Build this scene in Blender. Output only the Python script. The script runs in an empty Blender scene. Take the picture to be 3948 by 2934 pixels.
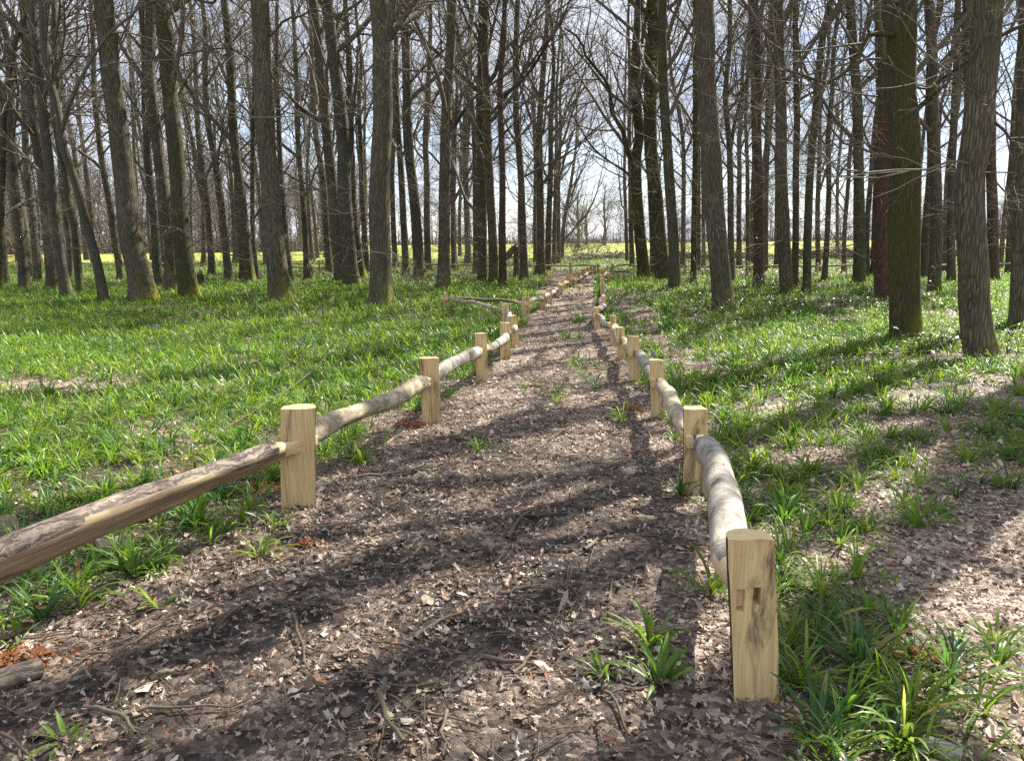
# Woodland ride with a cleft-chestnut knee rail, bluebell leaves and bare spring trees.
import bpy, math
import numpy as np
from mathutils import Matrix, Vector

C = bpy.context.scene.collection
RNG = np.random.default_rng(11)
PI = math.pi

# ------------------------------------------------------------------ camera model
CAMH = 1.55
F = 3028.0
CX, CY = 1974.0, 1467.0
PITCH = math.radians(10.2)
ROLL = math.radians(0.6)


def ray(u, v):
    xc = (u - CX) / F
    yc = -(v - CY) / F
    xl = xc * math.cos(ROLL) + yc * math.sin(ROLL)
    yl = -xc * math.sin(ROLL) + yc * math.cos(ROLL)
    return np.array([xl, math.cos(PITCH) + yl * math.sin(PITCH), yl * math.cos(PITCH) - math.sin(PITCH)])


def on_ground(u, v, z=0.0):
    d = ray(u, v)
    t = (CAMH - z) / max(-d[2], 1e-4)
    return np.array([d[0] * t, d[1] * t, z])


def on_plane(u, v, Y):
    d = ray(u, v)
    t = Y / d[1]
    return np.array([d[0] * t, Y, CAMH + d[2] * t])


def px_size(p):
    """metres per photo pixel at world point p"""
    depth = p[1] * math.cos(PITCH) - (p[2] - CAMH) * math.sin(PITCH)
    return depth / F


# ------------------------------------------------------------------ noise + terrain
_G = np.random.default_rng(3).random((64, 64))


def vnoise(x, y, s=1.0, ox=0.0):
    x = np.asarray(x, float) * s + 17.3 + ox
    y = np.asarray(y, float) * s + 5.1 + ox * 1.7
    xi = np.floor(x).astype(int)
    yi = np.floor(y).astype(int)
    fx = x - xi
    fy = y - yi
    fx = fx * fx * (3 - 2 * fx)
    fy = fy * fy * (3 - 2 * fy)
    g = lambda a, b: _G[a % 64, b % 64]
    return (g(xi, yi) * (1 - fx) + g(xi + 1, yi) * fx) * (1 - fy) + (g(xi, yi + 1) * (1 - fx) + g(xi + 1, yi + 1) * fx) * fy


def fbm(x, y, s, ox=0.0):
    return (vnoise(x, y, s, ox) * .55 + vnoise(x, y, s * 2.1, ox + 3) * .3 + vnoise(x, y, s * 4.3, ox + 7) * .15)


def height(x, y):
    x = np.asarray(x, float)
    y = np.asarray(y, float)
    return .05 * (fbm(x, y, .35) - .5) + .025 * (fbm(x, y, 1.6, 9) - .5)


# path edges from the fence lines (y -> x)
PY = np.array([-3, 0, 2.5, 4.5, 6.7, 8.6, 11.5, 14, 20, 30, 36, 60])
PXL = np.array([-3.2, -2.6, -2.0, -1.3, -.72, -.32, .05, .25, .75, 1.5, 1.9, 1.9])
PXR = np.array([.2, .6, .86, 1.1, 1.25, 1.38, 1.55, 1.62, 2.1, 3.1, 3.6, 4.2])


def path_edges(y):
    return np.interp(y, PY, PXL), np.interp(y, PY, PXR)


# ------------------------------------------------------------------ mesh helpers
def make_mesh(name, V, quads=None, tris=None, col=None, mats=(), midx=None, smooth=True):
    me = bpy.data.meshes.new(name)
    V = np.asarray(V, np.float32).reshape(-1, 3)
    loops, tot = [], []
    if quads is not None and len(quads):
        quads = np.asarray(quads, np.int32).reshape(-1, 4)
        loops.append(quads.ravel())
        tot.append(np.full(len(quads), 4, np.int32))
    if tris is not None and len(tris):
        tris = np.asarray(tris, np.int32).reshape(-1, 3)
        loops.append(tris.ravel())
        tot.append(np.full(len(tris), 3, np.int32))
    loops = np.concatenate(loops)
    tot = np.concatenate(tot)
    start = np.concatenate([[0], np.cumsum(tot)[:-1]]).astype(np.int32)
    me.vertices.add(len(V))
    me.vertices.foreach_set('co', V.ravel())
    me.loops.add(len(loops))
    me.loops.foreach_set('vertex_index', loops)
    me.polygons.add(len(tot))
    me.polygons.foreach_set('loop_start', start)
    if midx is not None:
        me.polygons.foreach_set('material_index', np.asarray(midx, np.int32))
    me.polygons.foreach_set('use_smooth', np.full(len(tot), smooth, bool))
    for m in mats:
        me.materials.append(m)
    me.update(calc_edges=True)
    if col is not None:
        ca = me.color_attributes.new('Col', 'BYTE_COLOR', 'POINT')
        c4 = np.ones((len(V), 4), np.float32)
        c4[:, :3] = col
        ca.data.foreach_set('color', c4.ravel())
    return me


WORLD = {}


def link(name, data, origin=(0, 0, 0), parent=None):
    o = bpy.data.objects.new(name, data)
    C.objects.link(o)
    origin = np.asarray(origin, float)
    WORLD[o.name] = origin
    if parent is not None:
        o.parent = parent
        o.location = origin - WORLD[parent.name]
    else:
        o.location = origin
    return o


def tag(o, label=None, cat=None, group=None, kind=None):
    if label:
        o['label'] = label
    if cat:
        o['category'] = cat
    if group:
        o['group'] = group
    if kind:
        o['kind'] = kind
    return o


class MB:
    """collects vertex / face arrays for one mesh"""

    def __init__(s):
        s.V, s.Q, s.T, s.QM, s.TM, s.Cc = [], [], [], [], [], []
        s.n = 0

    def add(s, V, quads=None, tris=None, m=0, col=None):
        V = np.asarray(V, float).reshape(-1, 3)
        s.V.append(V)
        if quads is not None and len(quads):
            q = np.asarray(quads, int).reshape(-1, 4)
            s.Q.append(q + s.n)
            s.QM.append(np.broadcast_to(np.asarray(m, int), (len(q),)))
        if tris is not None and len(tris):
            t = np.asarray(tris, int).reshape(-1, 3)
            s.T.append(t + s.n)
            s.TM.append(np.broadcast_to(np.asarray(m, int), (len(t),)))
        if col is not None:
            s.Cc.append(np.broadcast_to(np.asarray(col, float), (len(V), 3)))
        s.n += len(V)

    def mesh(s, name, mats, origin=(0, 0, 0), smooth=True):
        V = np.concatenate(s.V) - np.asarray(origin, float)
        Q = np.concatenate(s.Q) if s.Q else None
        T = np.concatenate(s.T) if s.T else None
        mi = np.concatenate(s.QM + s.TM)
        col = np.concatenate(s.Cc) if s.Cc else None
        return make_mesh(name, V, Q, T, col, mats, mi, smooth)

    def build(s, name, mats, origin=(0, 0, 0), parent=None, smooth=True):
        return link(name, s.mesh(name, mats, origin, smooth), origin, parent)


def nrm(a):
    return a / np.maximum(np.linalg.norm(a, axis=-1, keepdims=True), 1e-9)


def tubes(P, R, k, lump=None):
    """P (B,n,3), R (B,n) -> V, quads   (lump: (B,n,k) radius multipliers)"""
    P = np.asarray(P, float)
    R = np.asarray(R, float)
    B, n, _ = P.shape
    T = np.empty_like(P)
    T[:, 1:-1] = P[:, 2:] - P[:, :-2]
    T[:, 0] = P[:, 1] - P[:, 0]
    T[:, -1] = P[:, -1] - P[:, -2]
    T = nrm(T)
    mt = nrm(T.mean(1))
    ref = np.where(np.abs(mt[:, 2:3]) < .8, np.array([[0, 0, 1.]]), np.array([[0, 1., 0]]))
    U = nrm(np.cross(T, ref[:, None, :]))
    W = np.cross(T, U)
    a = np.arange(k) * 2 * PI / k
    rr = R[:, :, None] * (1 if lump is None else lump)
    V = P[:, :, None, :] + rr[..., None] * (np.cos(a)[None, None, :, None] * U[:, :, None, :] + np.sin(a)[None, None, :, None] * W[:, :, None, :])
    idx = np.arange(B * n * k).reshape(B, n, k)
    i0 = idx[:, :-1, :]
    i1 = idx[:, 1:, :]
    Q = np.stack([i0, np.roll(i0, -1, 2), np.roll(i1, -1, 2), i1], -1).reshape(-1, 4)
    return V.reshape(-1, 3), Q


# ------------------------------------------------------------------ materials
def new_mat(name):
    m = bpy.data.materials.new(name)
    m.use_nodes = True
    nt = m.node_tree
    nt.nodes.clear()
    out = nt.nodes.new('ShaderNodeOutputMaterial')
    return m, nt, out


class N:
    def __init__(s, nt):
        s.nt = nt

    def node(s, typ, **kw):
        n = s.nt.nodes.new(typ)
        for k, v in kw.items():
            setattr(n, k, v)
        return n

    def set(s, sock, v):
        if hasattr(v, 'is_output'):
            s.nt.links.new(v, sock)
        elif v is not None:
            sock.default_value = v

    def coord(s, out='Object'):
        return s.node('ShaderNodeTexCoord').outputs[out]

    def mapping(s, vec, scale=(1, 1, 1), loc=(0, 0, 0), rot=(0, 0, 0)):
        n = s.node('ShaderNodeMapping')
        s.set(n.inputs['Vector'], vec)
        n.inputs['Scale'].default_value = scale
        s.set(n.inputs['Location'], loc)
        n.inputs['Rotation'].default_value = rot
        return n.outputs[0]

    def noise(s, vec, scale=5, detail=4, rough=.55, dist=0, out=0):
        n = s.node('ShaderNodeTexNoise')
        s.set(n.inputs['Vector'], vec)
        n.inputs['Scale'].default_value = scale
        n.inputs['Detail'].default_value = detail
        n.inputs['Roughness'].default_value = rough
        n.inputs['Distortion'].default_value = dist
        return n.outputs[out]

    def voronoi(s, vec, scale=5, feature='F1', out=0, rnd=1.0):
        n = s.node('ShaderNodeTexVoronoi', feature=feature)
        s.set(n.inputs['Vector'], vec)
        n.inputs['Scale'].default_value = scale
        n.inputs['Randomness'].default_value = rnd
        return n.outputs[out]

    def ramp(s, fac, stops, interp='LINEAR'):
        n = s.node('ShaderNodeValToRGB')
        s.set(n.inputs[0], fac)
        cr = n.color_ramp
        cr.interpolation = interp
        while len(cr.elements) < len(stops):
            cr.elements.new(.5)
        for e, (p, c) in zip(cr.elements, stops):
            e.position = p
            e.color = (c[0], c[1], c[2], 1) if hasattr(c, '__len__') else (c, c, c, 1)
        return n.outputs[0]

    def mix(s, fac, a, b, mode='MIX'):
        n = s.node('ShaderNodeMix', data_type='RGBA', blend_type=mode)
        s.set(n.inputs[0], fac)
        for sock, v in ((n.inputs[6], a), (n.inputs[7], b)):
            if hasattr(v, '__len__') and not hasattr(v, 'is_output'):
                v = (v[0], v[1], v[2], 1)
            s.set(sock, v)
        return n.outputs[2]

    def math(s, op, a, b=None, clamp=False):
        n = s.node('ShaderNodeMath', operation=op)
        n.use_clamp = clamp
        s.set(n.inputs[0], a)
        if b is not None:
            s.set(n.inputs[1], b)
        return n.outputs[0]

    def bump(s, h, strength=.5, dist=.02, normal=None):
        n = s.node('ShaderNodeBump')
        n.inputs['Strength'].default_value = strength
        n.inputs['Distance'].default_value = dist
        s.set(n.inputs['Height'], h)
        if normal is not None:
            s.set(n.inputs['Normal'], normal)
        return n.outputs[0]

    def bsdf(s, col, rough=.8, spec=.3, normal=None):
        n = s.node('ShaderNodeBsdfPrincipled')
        if not hasattr(col, 'is_output'):
            col = (col[0], col[1], col[2], 1)
        s.set(n.inputs['Base Color'], col)
        s.set(n.inputs['Roughness'], rough)
        s.set(n.inputs['Specular IOR Level'], spec)
        if normal is not None:
            s.set(n.inputs['Normal'], normal)
        return n.outputs[0]


def obj_random_vec(n, coord):
    """shift object coordinates by a per-object random amount"""
    oi = n.node('ShaderNodeObjectInfo').outputs['Random']
    c = n.node('ShaderNodeCombineXYZ')
    r = n.math('MULTIPLY', oi, 37.0)
    n.set(c.inputs[0], r)
    n.set(c.inputs[1], r)
    n.set(c.inputs[2], r)
    v = n.node('ShaderNodeVectorMath', operation='ADD')
    n.set(v.inputs[0], coord)
    n.set(v.inputs[1], c.outputs[0])
    return v.outputs[0]


def bark_mat(name, dark, mid, light, algae=(.095, .10, .04), algae_amt=.55, moss_amt=.5, furrow=1.0):
    m, nt, out = new_mat(name)
    n = N(nt)
    co = n.coord()
    v = obj_random_vec(n, co)
    f1 = n.noise(n.mapping(v, (38, 38, 4.2)), 1.0, 5, .62, .6)
    vo = n.voronoi(n.mapping(v, (30, 30, 3.4)), 1.0, 'DISTANCE_TO_EDGE')
    ridge = n.ramp(vo, [(0, 0), (.28, 1)])
    mid_t = n.noise(n.mapping(v, (7, 7, 1.6)), 1.0, 4, .6)
    f2 = n.math('ADD', n.math('ADD', n.math('MULTIPLY', f1, .6), n.math('MULTIPLY', mid_t, .3)), n.math('SUBTRACT', n.math('MULTIPLY', ridge, .36 * furrow), .12))
    col = n.ramp(f2, [(.22, dark), (.55, mid), (.9, light)])
    big = n.noise(v, 1.3, 4, .6)
    al = n.math('MULTIPLY', n.ramp(big, [(.38, 0), (.62, 1)]), algae_amt)
    col = n.mix(al, col, n.mix(f2, tuple(c * .45 for c in algae), algae))
    # moss on the foot of the trunk, on its damp side
    sep = n.node('ShaderNodeSeparateXYZ')
    n.set(sep.inputs[0], co)
    zz = n.math('ADD', sep.outputs[2], n.math('MULTIPLY', n.math('SUBTRACT', n.noise(v, 3.2, 4), .5), 1.5))
    foot = n.ramp(zz, [(.05, 1), (.75, 0)])
    sx = n.ramp(n.math('ADD', n.math('MULTIPLY', sep.outputs[0], 1.6), .35), [(0.15, .0), (.8, 1)])
    mo = n.math('MULTIPLY', n.math('MULTIPLY', foot, sx), moss_amt * 1.8, True)
    mfine = n.ramp(n.noise(v, 34, 4, .7), [(.35, .25), (.6, 1)])
    col = n.mix(n.math('MULTIPLY', mo, mfine), col, (.23, .235, .018))
    nb = n.bump(f2, .9, .03, n.bump(n.noise(v, 60, 3), .25, .01))
    n.set(out.inputs[0], n.bsdf(col, .88, .22, nb))
    return m


M = {}
M['bark_oak'] = bark_mat('oak_bark', (.032, .025, .017), (.125, .105, .070), (.25, .21, .145), (.08, .08, .035), algae_amt=.45, moss_amt=.7)
M['bark_green'] = bark_mat('algae_bark', (.03, .028, .017), (.11, .103, .060), (.22, .20, .12), (.085, .083, .032), .75, .6, .7)
M['bark_grey'] = bark_mat('grey_bark', (.038, .034, .027), (.12, .108, .078), (.23, .205, .15), (.095, .095, .045), .45, .3, .45)
M['bark_red'] = bark_mat('reddish_bark', (.032, .021, .014), (.105, .066, .043), (.19, .125, .085), (.07, .06, .03), .3, .15, .8)
M['bark_mossy'] = bark_mat('mossy_bark', (.024, .021, .011), (.075, .066, .034), (.15, .13, .07), (.085, .082, .020), .85, 1.0, .8)


def twig_mat(name, a, b):
    m, nt, out = new_mat(name)
    n = N(nt)
    v = n.coord()
    f = n.noise(v, 2.3, 3, .6)
    f2 = n.noise(v, 40, 2, .6)
    col = n.mix(n.ramp(f, [(.35, 0), (.65, 1)]), a, b)
    col = n.mix(n.math('MULTIPLY', f2, .6), col, (.05, .042, .033))
    n.set(out.inputs[0], n.bsdf(col, .75, .2))
    return m


M['twig'] = twig_mat('twig_bark', (.175, .145, .11), (.14, .125, .07))
M['dead_twig'] = twig_mat('dead_twig_bark', (.20, .15, .105), (.10, .075, .055))


def wood_mat(name, base, streak, dirt_amt=.5, axis=2, rough=.6):
    """fresh cleft chestnut; grain runs along object axis"""
    m, nt, out = new_mat(name)
    n = N(nt)
    co = n.coord()
    v = obj_random_vec(n, co)
    sc = [30, 30, 30]
    sc[axis] = 1.6
    g = n.noise(n.mapping(v, tuple(sc)), 1.0, 5, .65, .8)
    sc2 = [140, 140, 140]
    sc2[axis] = 5
    fine = n.noise(n.mapping(v, tuple(sc2)), 1.0, 3, .6)
    col = n.mix(n.ramp(g, [(.3, 0), (.7, 1)]), base, streak)
    col = n.mix(n.ramp(fine, [(.45, 0), (.75, .55)]), col, tuple(c * .55 for c in streak))
    sc3 = [9, 9, 9]
    sc3[axis] = 1.5
    st = n.noise(n.mapping(v, tuple(sc3)), 1.0, 6, .72, .4)
    stain = n.math('MULTIPLY', n.ramp(st, [(.52, 0), (.66, 1)]), dirt_amt)
    col = n.mix(stain, col, (.07, .055, .038))
    spk = n.ramp(n.noise(n.mapping(v, tuple(.6 * c for c in sc)), 2.2, 2, .5), [(.70, 0), (.76, 1)])
    col = n.mix(n.math('MULTIPLY', spk, .75 * dirt_amt), col, (.02, .017, .015))
    nb = n.bump(g, .35, .006, n.bump(fine, .3, .002))
    n.set(out.inputs[0], n.bsdf(col, rough, .3, nb))
    return m


M['post_wood'] = wood_mat('post_wood', (.72, .535, .26), (.50, .345, .155), .9, 2)
M['end_grain'] = wood_mat('end_grain', (.72, .54, .26), (.60, .42, .19), .25, 2)
M['cut_wood'] = wood_mat('cut_wood', (.74, .57, .33), (.60, .43, .22), .25, 1)
M['split_wood'] = wood_mat('split_wood', (.50, .375, .225), (.16, .112, .068), .95, 1)


def post_bark():
    m, nt, out = new_mat('post_bark')
    n = N(nt)
    v = obj_random_vec(n, n.coord())
    f = n.noise(n.mapping(v, (40, 40, 14)), 1.0, 4, .6)
    col = n.ramp(f, [(.3, (.02, .014, .011)), (.6, (.075, .048, .034)), (.8, (.15, .11, .08))])
    n.set(out.inputs[0], n.bsdf(col, .8, .2, n.bump(f, .8, .008)))
    return m


M['post_bark'] = post_bark()


def rail_bark(name, pale, mid, dark, ring, furrow, scale=1.0):
    """bark of a rail whose length runs along object Y"""
    m, nt, out = new_mat(name)
    n = N(nt)
    co = n.coord()
    v = obj_random_vec(n, co)
    w = n.noise(v, 6, 3, .6)
    vv = n.node('ShaderNodeVectorMath', operation='ADD')
    n.set(vv.inputs[0], v)
    sc = n.node('ShaderNodeVectorMath', operation='SCALE')
    n.set(sc.inputs[0], n.noise(v, 5, 3, .6, out=1))
    sc.inputs['Scale'].default_value = .12
    n.set(vv.inputs[1], sc.outputs[0])
    wv = vv.outputs[0]
    blot = n.noise(v, 9, 5, .65)
    col = n.ramp(blot, [(.34, dark), (.47, mid), (.62, pale)])
    # dark ring cracks round the log
    rc = n.voronoi(n.mapping(wv, (2.2, 10, 2.2)), 1.0, 'DISTANCE_TO_EDGE')
    rmask = n.math('MULTIPLY', n.ramp(rc, [(0.0, 1), (.022, 0)]), ring)
    rmask = n.math('MULTIPLY', rmask, n.ramp(w, [(.45, 0), (.6, 1)]))
    # long furrows
    fu = n.noise(n.mapping(wv, (38 * scale, 3.2 * scale, 38 * scale)), 1.0, 5, .65, .5)
    fmask = n.math('MULTIPLY', n.ramp(fu, [(.42, 1), (.54, 0)]), furrow)
    col = n.mix(n.math('MAXIMUM', rmask, fmask), col, (.045, .034, .027))
    h = n.math('SUBTRACT', n.math('MULTIPLY', fu, .4 + .6 * furrow), n.math('ADD', n.math('MULTIPLY', rmask, .5), n.math('MULTIPLY', fmask, .4)))
    nb = n.bump(h, .7, .012, n.bump(n.noise(v, 70, 3), .2, .004))
    n.set(out.inputs[0], n.bsdf(col, .7, .3, nb))
    return m


M['bark_smooth'] = rail_bark('smooth_rail_bark', (.42, .385, .315), (.27, .24, .19), (.11, .09, .068), .9, .05)
M['bark_yellow'] = rail_bark('yellowish_rail_bark', (.50, .43, .28), (.35, .285, .185), (.14, .105, .07), .5, .3, .5)
M['bark_rough'] = rail_bark('rough_rail_bark', (.33, .265, .20), (.23, .18, .135), (.12, .09, .068), .3, .85)


def leafy(name, trans=.35, rough=.4, spec=.5, tint=(1, 1, 1), tmul=1.6):
    m, nt, out = new_mat(name)
    n = N(nt)
    a = n.node('ShaderNodeAttribute', attribute_name='Col')
    col = n.mix(1.0, a.outputs['Color'], tint, 'MULTIPLY')
    d = n.bsdf(col, rough, spec)
    t = n.node('ShaderNodeBsdfTranslucent')
    n.set(t.inputs[0], n.mix(1.0, col, (tmul * 1.15, tmul * 1.1, tmul * .6), 'MULTIPLY'))
    ms = n.node('ShaderNodeMixShader')
    ms.inputs[0].default_value = trans
    n.set(ms.inputs[1], d)
    n.set(ms.inputs[2], t.outputs[0])
    n.set(out.inputs[0], ms.outputs[0])
    return m


M['bluebell_leaf'] = leafy('bluebell_leaf', .45, .42, .38)
M['dead_leaf'] = leafy('dead_leaf', .12, .5, .35, tmul=1.0)
M['bramble_leaf'] = leafy('bramble_leaf', .22, .35, .5)
M['petal'] = leafy('bluebell_petal', .3, .5, .3)


def ground_mat():
    m, nt, out = new_mat('woodland_soil')
    n = N(nt)
    v = n.coord()
    a = n.node('ShaderNodeAttribute', attribute_name='Col')   # R: bare path earth, G: herb cover
    sep = n.node('ShaderNodeSeparateColor')
    n.set(sep.inputs[0], a.outputs['Color'])
    d = n.node('ShaderNodeVectorMath', operation='ADD')
    n.set(d.inputs[0], v)
    sc = n.node('ShaderNodeVectorMath', operation='SCALE')
    n.set(sc.inputs[0], n.noise(v, 30, 3, .6, out=1))
    sc.inputs['Scale'].default_value = .03
    n.set(d.inputs[1], sc.outputs[0])
    cellc = n.voronoi(d.outputs[0], 34, 'F1', 1)
    celld = n.voronoi(d.outputs[0], 34, 'F1', 0)
    cs = n.node('ShaderNodeSeparateColor')
    n.set(cs.inputs[0], cellc)
    leafc = n.ramp(cs.outputs[0], [(0, (.05, .034, .025)), (.35, (.15, .105, .076)), (.7, (.30, .225, .17)), (1, (.50, .40, .325))])
    mudn = n.noise(v, 2.2, 6, .7)
    mud = n.ramp(n.noise(v, 26, 5, .7), [(.3, (.010, .008, .007)), (.7, (.042, .031, .024))])
    mm = n.math('MULTIPLY', n.ramp(mudn, [(.36, .25), (.6, 1)]), sep.outputs[0], True)
    lit = n.mix(mm, leafc, mud)
    herb = n.mix(n.noise(v, 9, 4), (.035, .038, .014), (.07, .058, .03))
    col = n.mix(n.math('MULTIPLY', sep.outputs[1], .75), lit, herb)
    h = n.math('ADD', n.math('MULTIPLY', celld, -.6), n.noise(v, 40, 5, .7))
    nb = n.bump(h, .9, .025)
    n.set(out.inputs[0], n.bsdf(col, .75, .25, nb))
    return m


M['ground'] = ground_mat()


def field_mat():
    m, nt, out = new_mat('pasture')
    n = N(nt)
    v = n.coord()
    big = n.noise(n.mapping(v, (.02, .07, 1)), 1.0, 5, .6)
    fi = n.noise(v, 1.7, 6, .7)
    col = n.ramp(n.math('ADD', n.math('MULTIPLY', big, .6), n.math('MULTIPLY', fi, .4)), [(.32, (.17, .205, .036)), (.52, (.235, .255, .050)), (.7, (.30, .29, .075))])
    n.set(out.inputs[0], n.bsdf(col, .8, .15, n.bump(n.noise(v, 6, 5, .7), .5, .1)))
    return m


M['field'] = field_mat()


def plain_mat(name, a, b, scale, rough=.8):
    m, nt, out = new_mat(name)
    n = N(nt)
    v = n.coord()
    f = n.noise(v, scale, 5, .65)
    n.set(out.inputs[0], n.bsdf(n.mix(n.ramp(f, [(.35, 0), (.65, 1)]), a, b), rough, .2, n.bump(f, .6, .03)))
    return m


M['far_wood'] = plain_mat('far_wood', (.135, .10, .088), (.185, .15, .13), .25)
M['far_bark'] = plain_mat('far_bark', (.10, .085, .066), (.16, .14, .11), .4)
M['red_soil'] = plain_mat('red_soil', (.20, .075, .028), (.32, .13, .05), 30)

# ------------------------------------------------------------------ ground
def axis(segs):
    out = []
    for a, b, st in segs:
        out.append(np.arange(a, b, st))
    return np.concatenate(out + [np.array([segs[-1][1]])])


gx = axis([(-700, -100, 60), (-100, -40, 6), (-40, -12, 1.0), (-12, -4, .25), (-4, 4, .045), (4, 12, .25), (12, 40, 1.0), (40, 100, 6), (100, 700, 60)])
gy = axis([(-60, -4, 4), (-4, .8, .4), (.8, 7, .045), (7, 14, .12), (14, 40, .5), (40, 80, 2), (80, 200, 10), (200, 900, 70)])
XX, YY = np.meshgrid(gx, gy, indexing='xy')


def cover(x, y):
    """share of herb cover 0..1 at a place"""
    l, r = path_edges(y)
    dl = l - x
    dr = x - r
    near = np.clip((12 - y) / 6, 0, 1)
    nz = fbm(x, y, .8, 21)
    left = np.clip((dl + .12 + (nz - .5) * .9) * 2.0, 0, 1) * np.clip(.55 + (nz - .36) * 3.4 + np.clip(dl, 0, 1.5) * .25, .0, 1)
    # a strip of tufts behind the rail, then leaf litter with islands of tufts
    strip = np.clip((dr + .05 + (nz - .5) * .5) * 4, 0, 1) * np.clip(1.35 - dr * 1.5 + (nz - .5) * 1.2, 0, 1)
    n2 = fbm(x, y, 1.1, 33)
    share = np.interp(y, [2, 3.4, 4.2, 5.2, 6.5, 8, 10], [.14, .22, .50, .70, .86, .95, 1.0])
    far_r = np.clip((n2 - .62 + share * .36) * 5.0, 0, 1) * np.clip(dr * 2, 0, 1)
    right = np.maximum(strip, far_r)
    c = np.where(x < l, left, np.where(x > r, right, 0))
    # leaf-litter gap on the open side
    gap = np.exp(-(((x + 5.6) / 1.9) ** 2 + ((y - 8.55) / .36) ** 2)) + .8 * np.exp(-(((x + 2.7) / .7) ** 2 + ((y - 2.6) / .7) ** 2))
    gap = gap + np.exp(-(((x - 2.2 - .07 * (y - 11)) / .38) ** 2 + np.clip(np.abs(y - 14.5) - 5, 0, 9) ** 2)) * (.55 + .9 * (nz - .4)) + .9 * np.exp(-(((x - 2.35) / .45) ** 2 + ((y - 7.0) / .25) ** 2)) + .9 * np.exp(-(((x - 2.1) / .45) ** 2 + ((y - 5.4) / .3) ** 2))
    gap = gap + .9 * np.exp(-(((x - .82) / .2) ** 2 + ((y - 2.25) / .22) ** 2))
    c = c * np.clip(1.0 - 1.25 * gap, 0, 1)
    # straggling tufts along the path crown
    mid = (l + r) / 2
    c = np.where((x > l) & (x < r), np.clip((fbm(x, y, 1.8, 55) - .54) * 3, 0, .4) * np.exp(-((x - mid - .1) / .34) ** 2) * np.clip((y - 4) / 4, 0, 1) * np.clip((40 - y) / 10, 0, 1), c)
    beyond = np.clip((y - 34) / 4, 0, 1)
    c = np.maximum(c, beyond * np.clip(.45 + (nz - .4) * 2, .2, 1) * ((x > l - .3) & (x < r + .3)))
    return np.clip(c, 0, 1)


def bare(x, y):
    l, r = path_edges(y)
    nz = (fbm(x, y, 1.4, 4) - .5) * .5
    e = np.minimum(x - l, r - x) + nz
    return np.clip(e * 2.2 + .2, 0, 1) * np.clip((37 - y) / 4, 0, 1)


fine = np.where((np.abs(XX) < 5) & (YY < 9) & (YY > .5), 1, 0)
ZZ = height(XX, YY) + fine * (.030 * (fbm(XX, YY, 4.5, 40) - .5) + .018 * (vnoise(XX, YY, 13, 50) - .5) + .014 * (vnoise(XX, YY, 21, 60) - .5))
gcol = np.zeros(XX.shape + (3,))
gcol[..., 0] = bare(XX, YY) * np.clip((7.4 - YY) / 2.2, .22, 1)
gcol[..., 1] = cover(XX, YY)
ny_, nx_ = XX.shape
gi = np.arange(ny_ * nx_).reshape(ny_, nx_)
gq = np.stack([gi[:-1, :-1], gi[:-1, 1:], gi[1:, 1:], gi[1:, :-1]], -1).reshape(-1, 4)
ground = link('ground', make_mesh('ground', np.stack([XX, YY, ZZ], -1).reshape(-1, 3), gq, None, gcol.reshape(-1, 3), [M['ground']]))
tag(ground, kind='structure')

# pasture beyond the wood
fx = np.linspace(-330, 330, 67)  # the pasture runs on under the far trees
fy = np.concatenate([np.linspace(63, 110, 25), np.linspace(116, 192, 14)])
FX, FY = np.meshgrid(fx, fy)
FZ = .12 + .05 * vnoise(FX, FY, .05) + np.clip(FY - 150, 0, 50) * .004
FY2 = FY + np.where(FY < 64, (fbm(FX, FY, .08, 2) - .5) * 3, 0)
FZ = np.where(FY < 64, -.02, FZ)
fi_ = np.arange(FX.size).reshape(FX.shape)
fq = np.stack([fi_[:-1, :-1], fi_[:-1, 1:], fi_[1:, 1:], fi_[1:, :-1]], -1).reshape(-1, 4)
tag(link('field', make_mesh('field', np.stack([FX, FY2, FZ], -1).reshape(-1, 3), fq, None, None, [M['field']])), kind='structure')


# ------------------------------------------------------------------ trees
def grow(start, d, L, r0, n, wig, up, rng, end=.25, sag=None):
    B = len(start)
    P = np.empty((B, n + 1, 3))
    P[:, 0] = start
    d = nrm(np.asarray(d, float))
    st = (np.asarray(L, float) / n)[:, None]
    for i in range(n):
        d = d + wig * rng.normal(size=(B, 3))
        u = up if sag is None else (up - sag * (1 - 2 * i / n))
        d[:, 2] += u / n
        d = nrm(d)
        P[:, i + 1] = P[:, i] + d * st
    t = np.linspace(0, 1, n + 1)[None, :]
    R = np.asarray(r0, float)[:, None] * (1 - (1 - end) * t)
    return P, R


def spawn(P, R, L, cnt, t0, t1, a0, a1, rng, flat=0.0):
    """children along each parent: start, dir, parent index, t"""
    B, n, _ = P.shape
    pi_ = np.repeat(np.arange(B), cnt)
    m = len(pi_)
    t = t0 + (t1 - t0) * ((np.tile(np.arange(cnt), B) + rng.random(m)) / cnt)
    s = t * (n - 1)
    i = np.minimum(s.astype(int), n - 2)
    f = (s - i)[:, None]
    pos = P[pi_, i] * (1 - f) + P[pi_, i + 1] * f
    rad = R[pi_, i] * (1 - f[:, 0]) + R[pi_, i + 1] * f[:, 0]
    tan = nrm(P[pi_, i + 1] - P[pi_, i])
    rv = rng.normal(size=(m, 3))
    rv[:, 2] *= (1 - flat)
    perp = nrm(rv - (rv * tan).sum(1, keepdims=True) * tan)
    a = rng.uniform(a0, a1, m)[:, None]
    return pos, tan * np.cos(a) + perp * np.sin(a), pi_, t, rad


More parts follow.
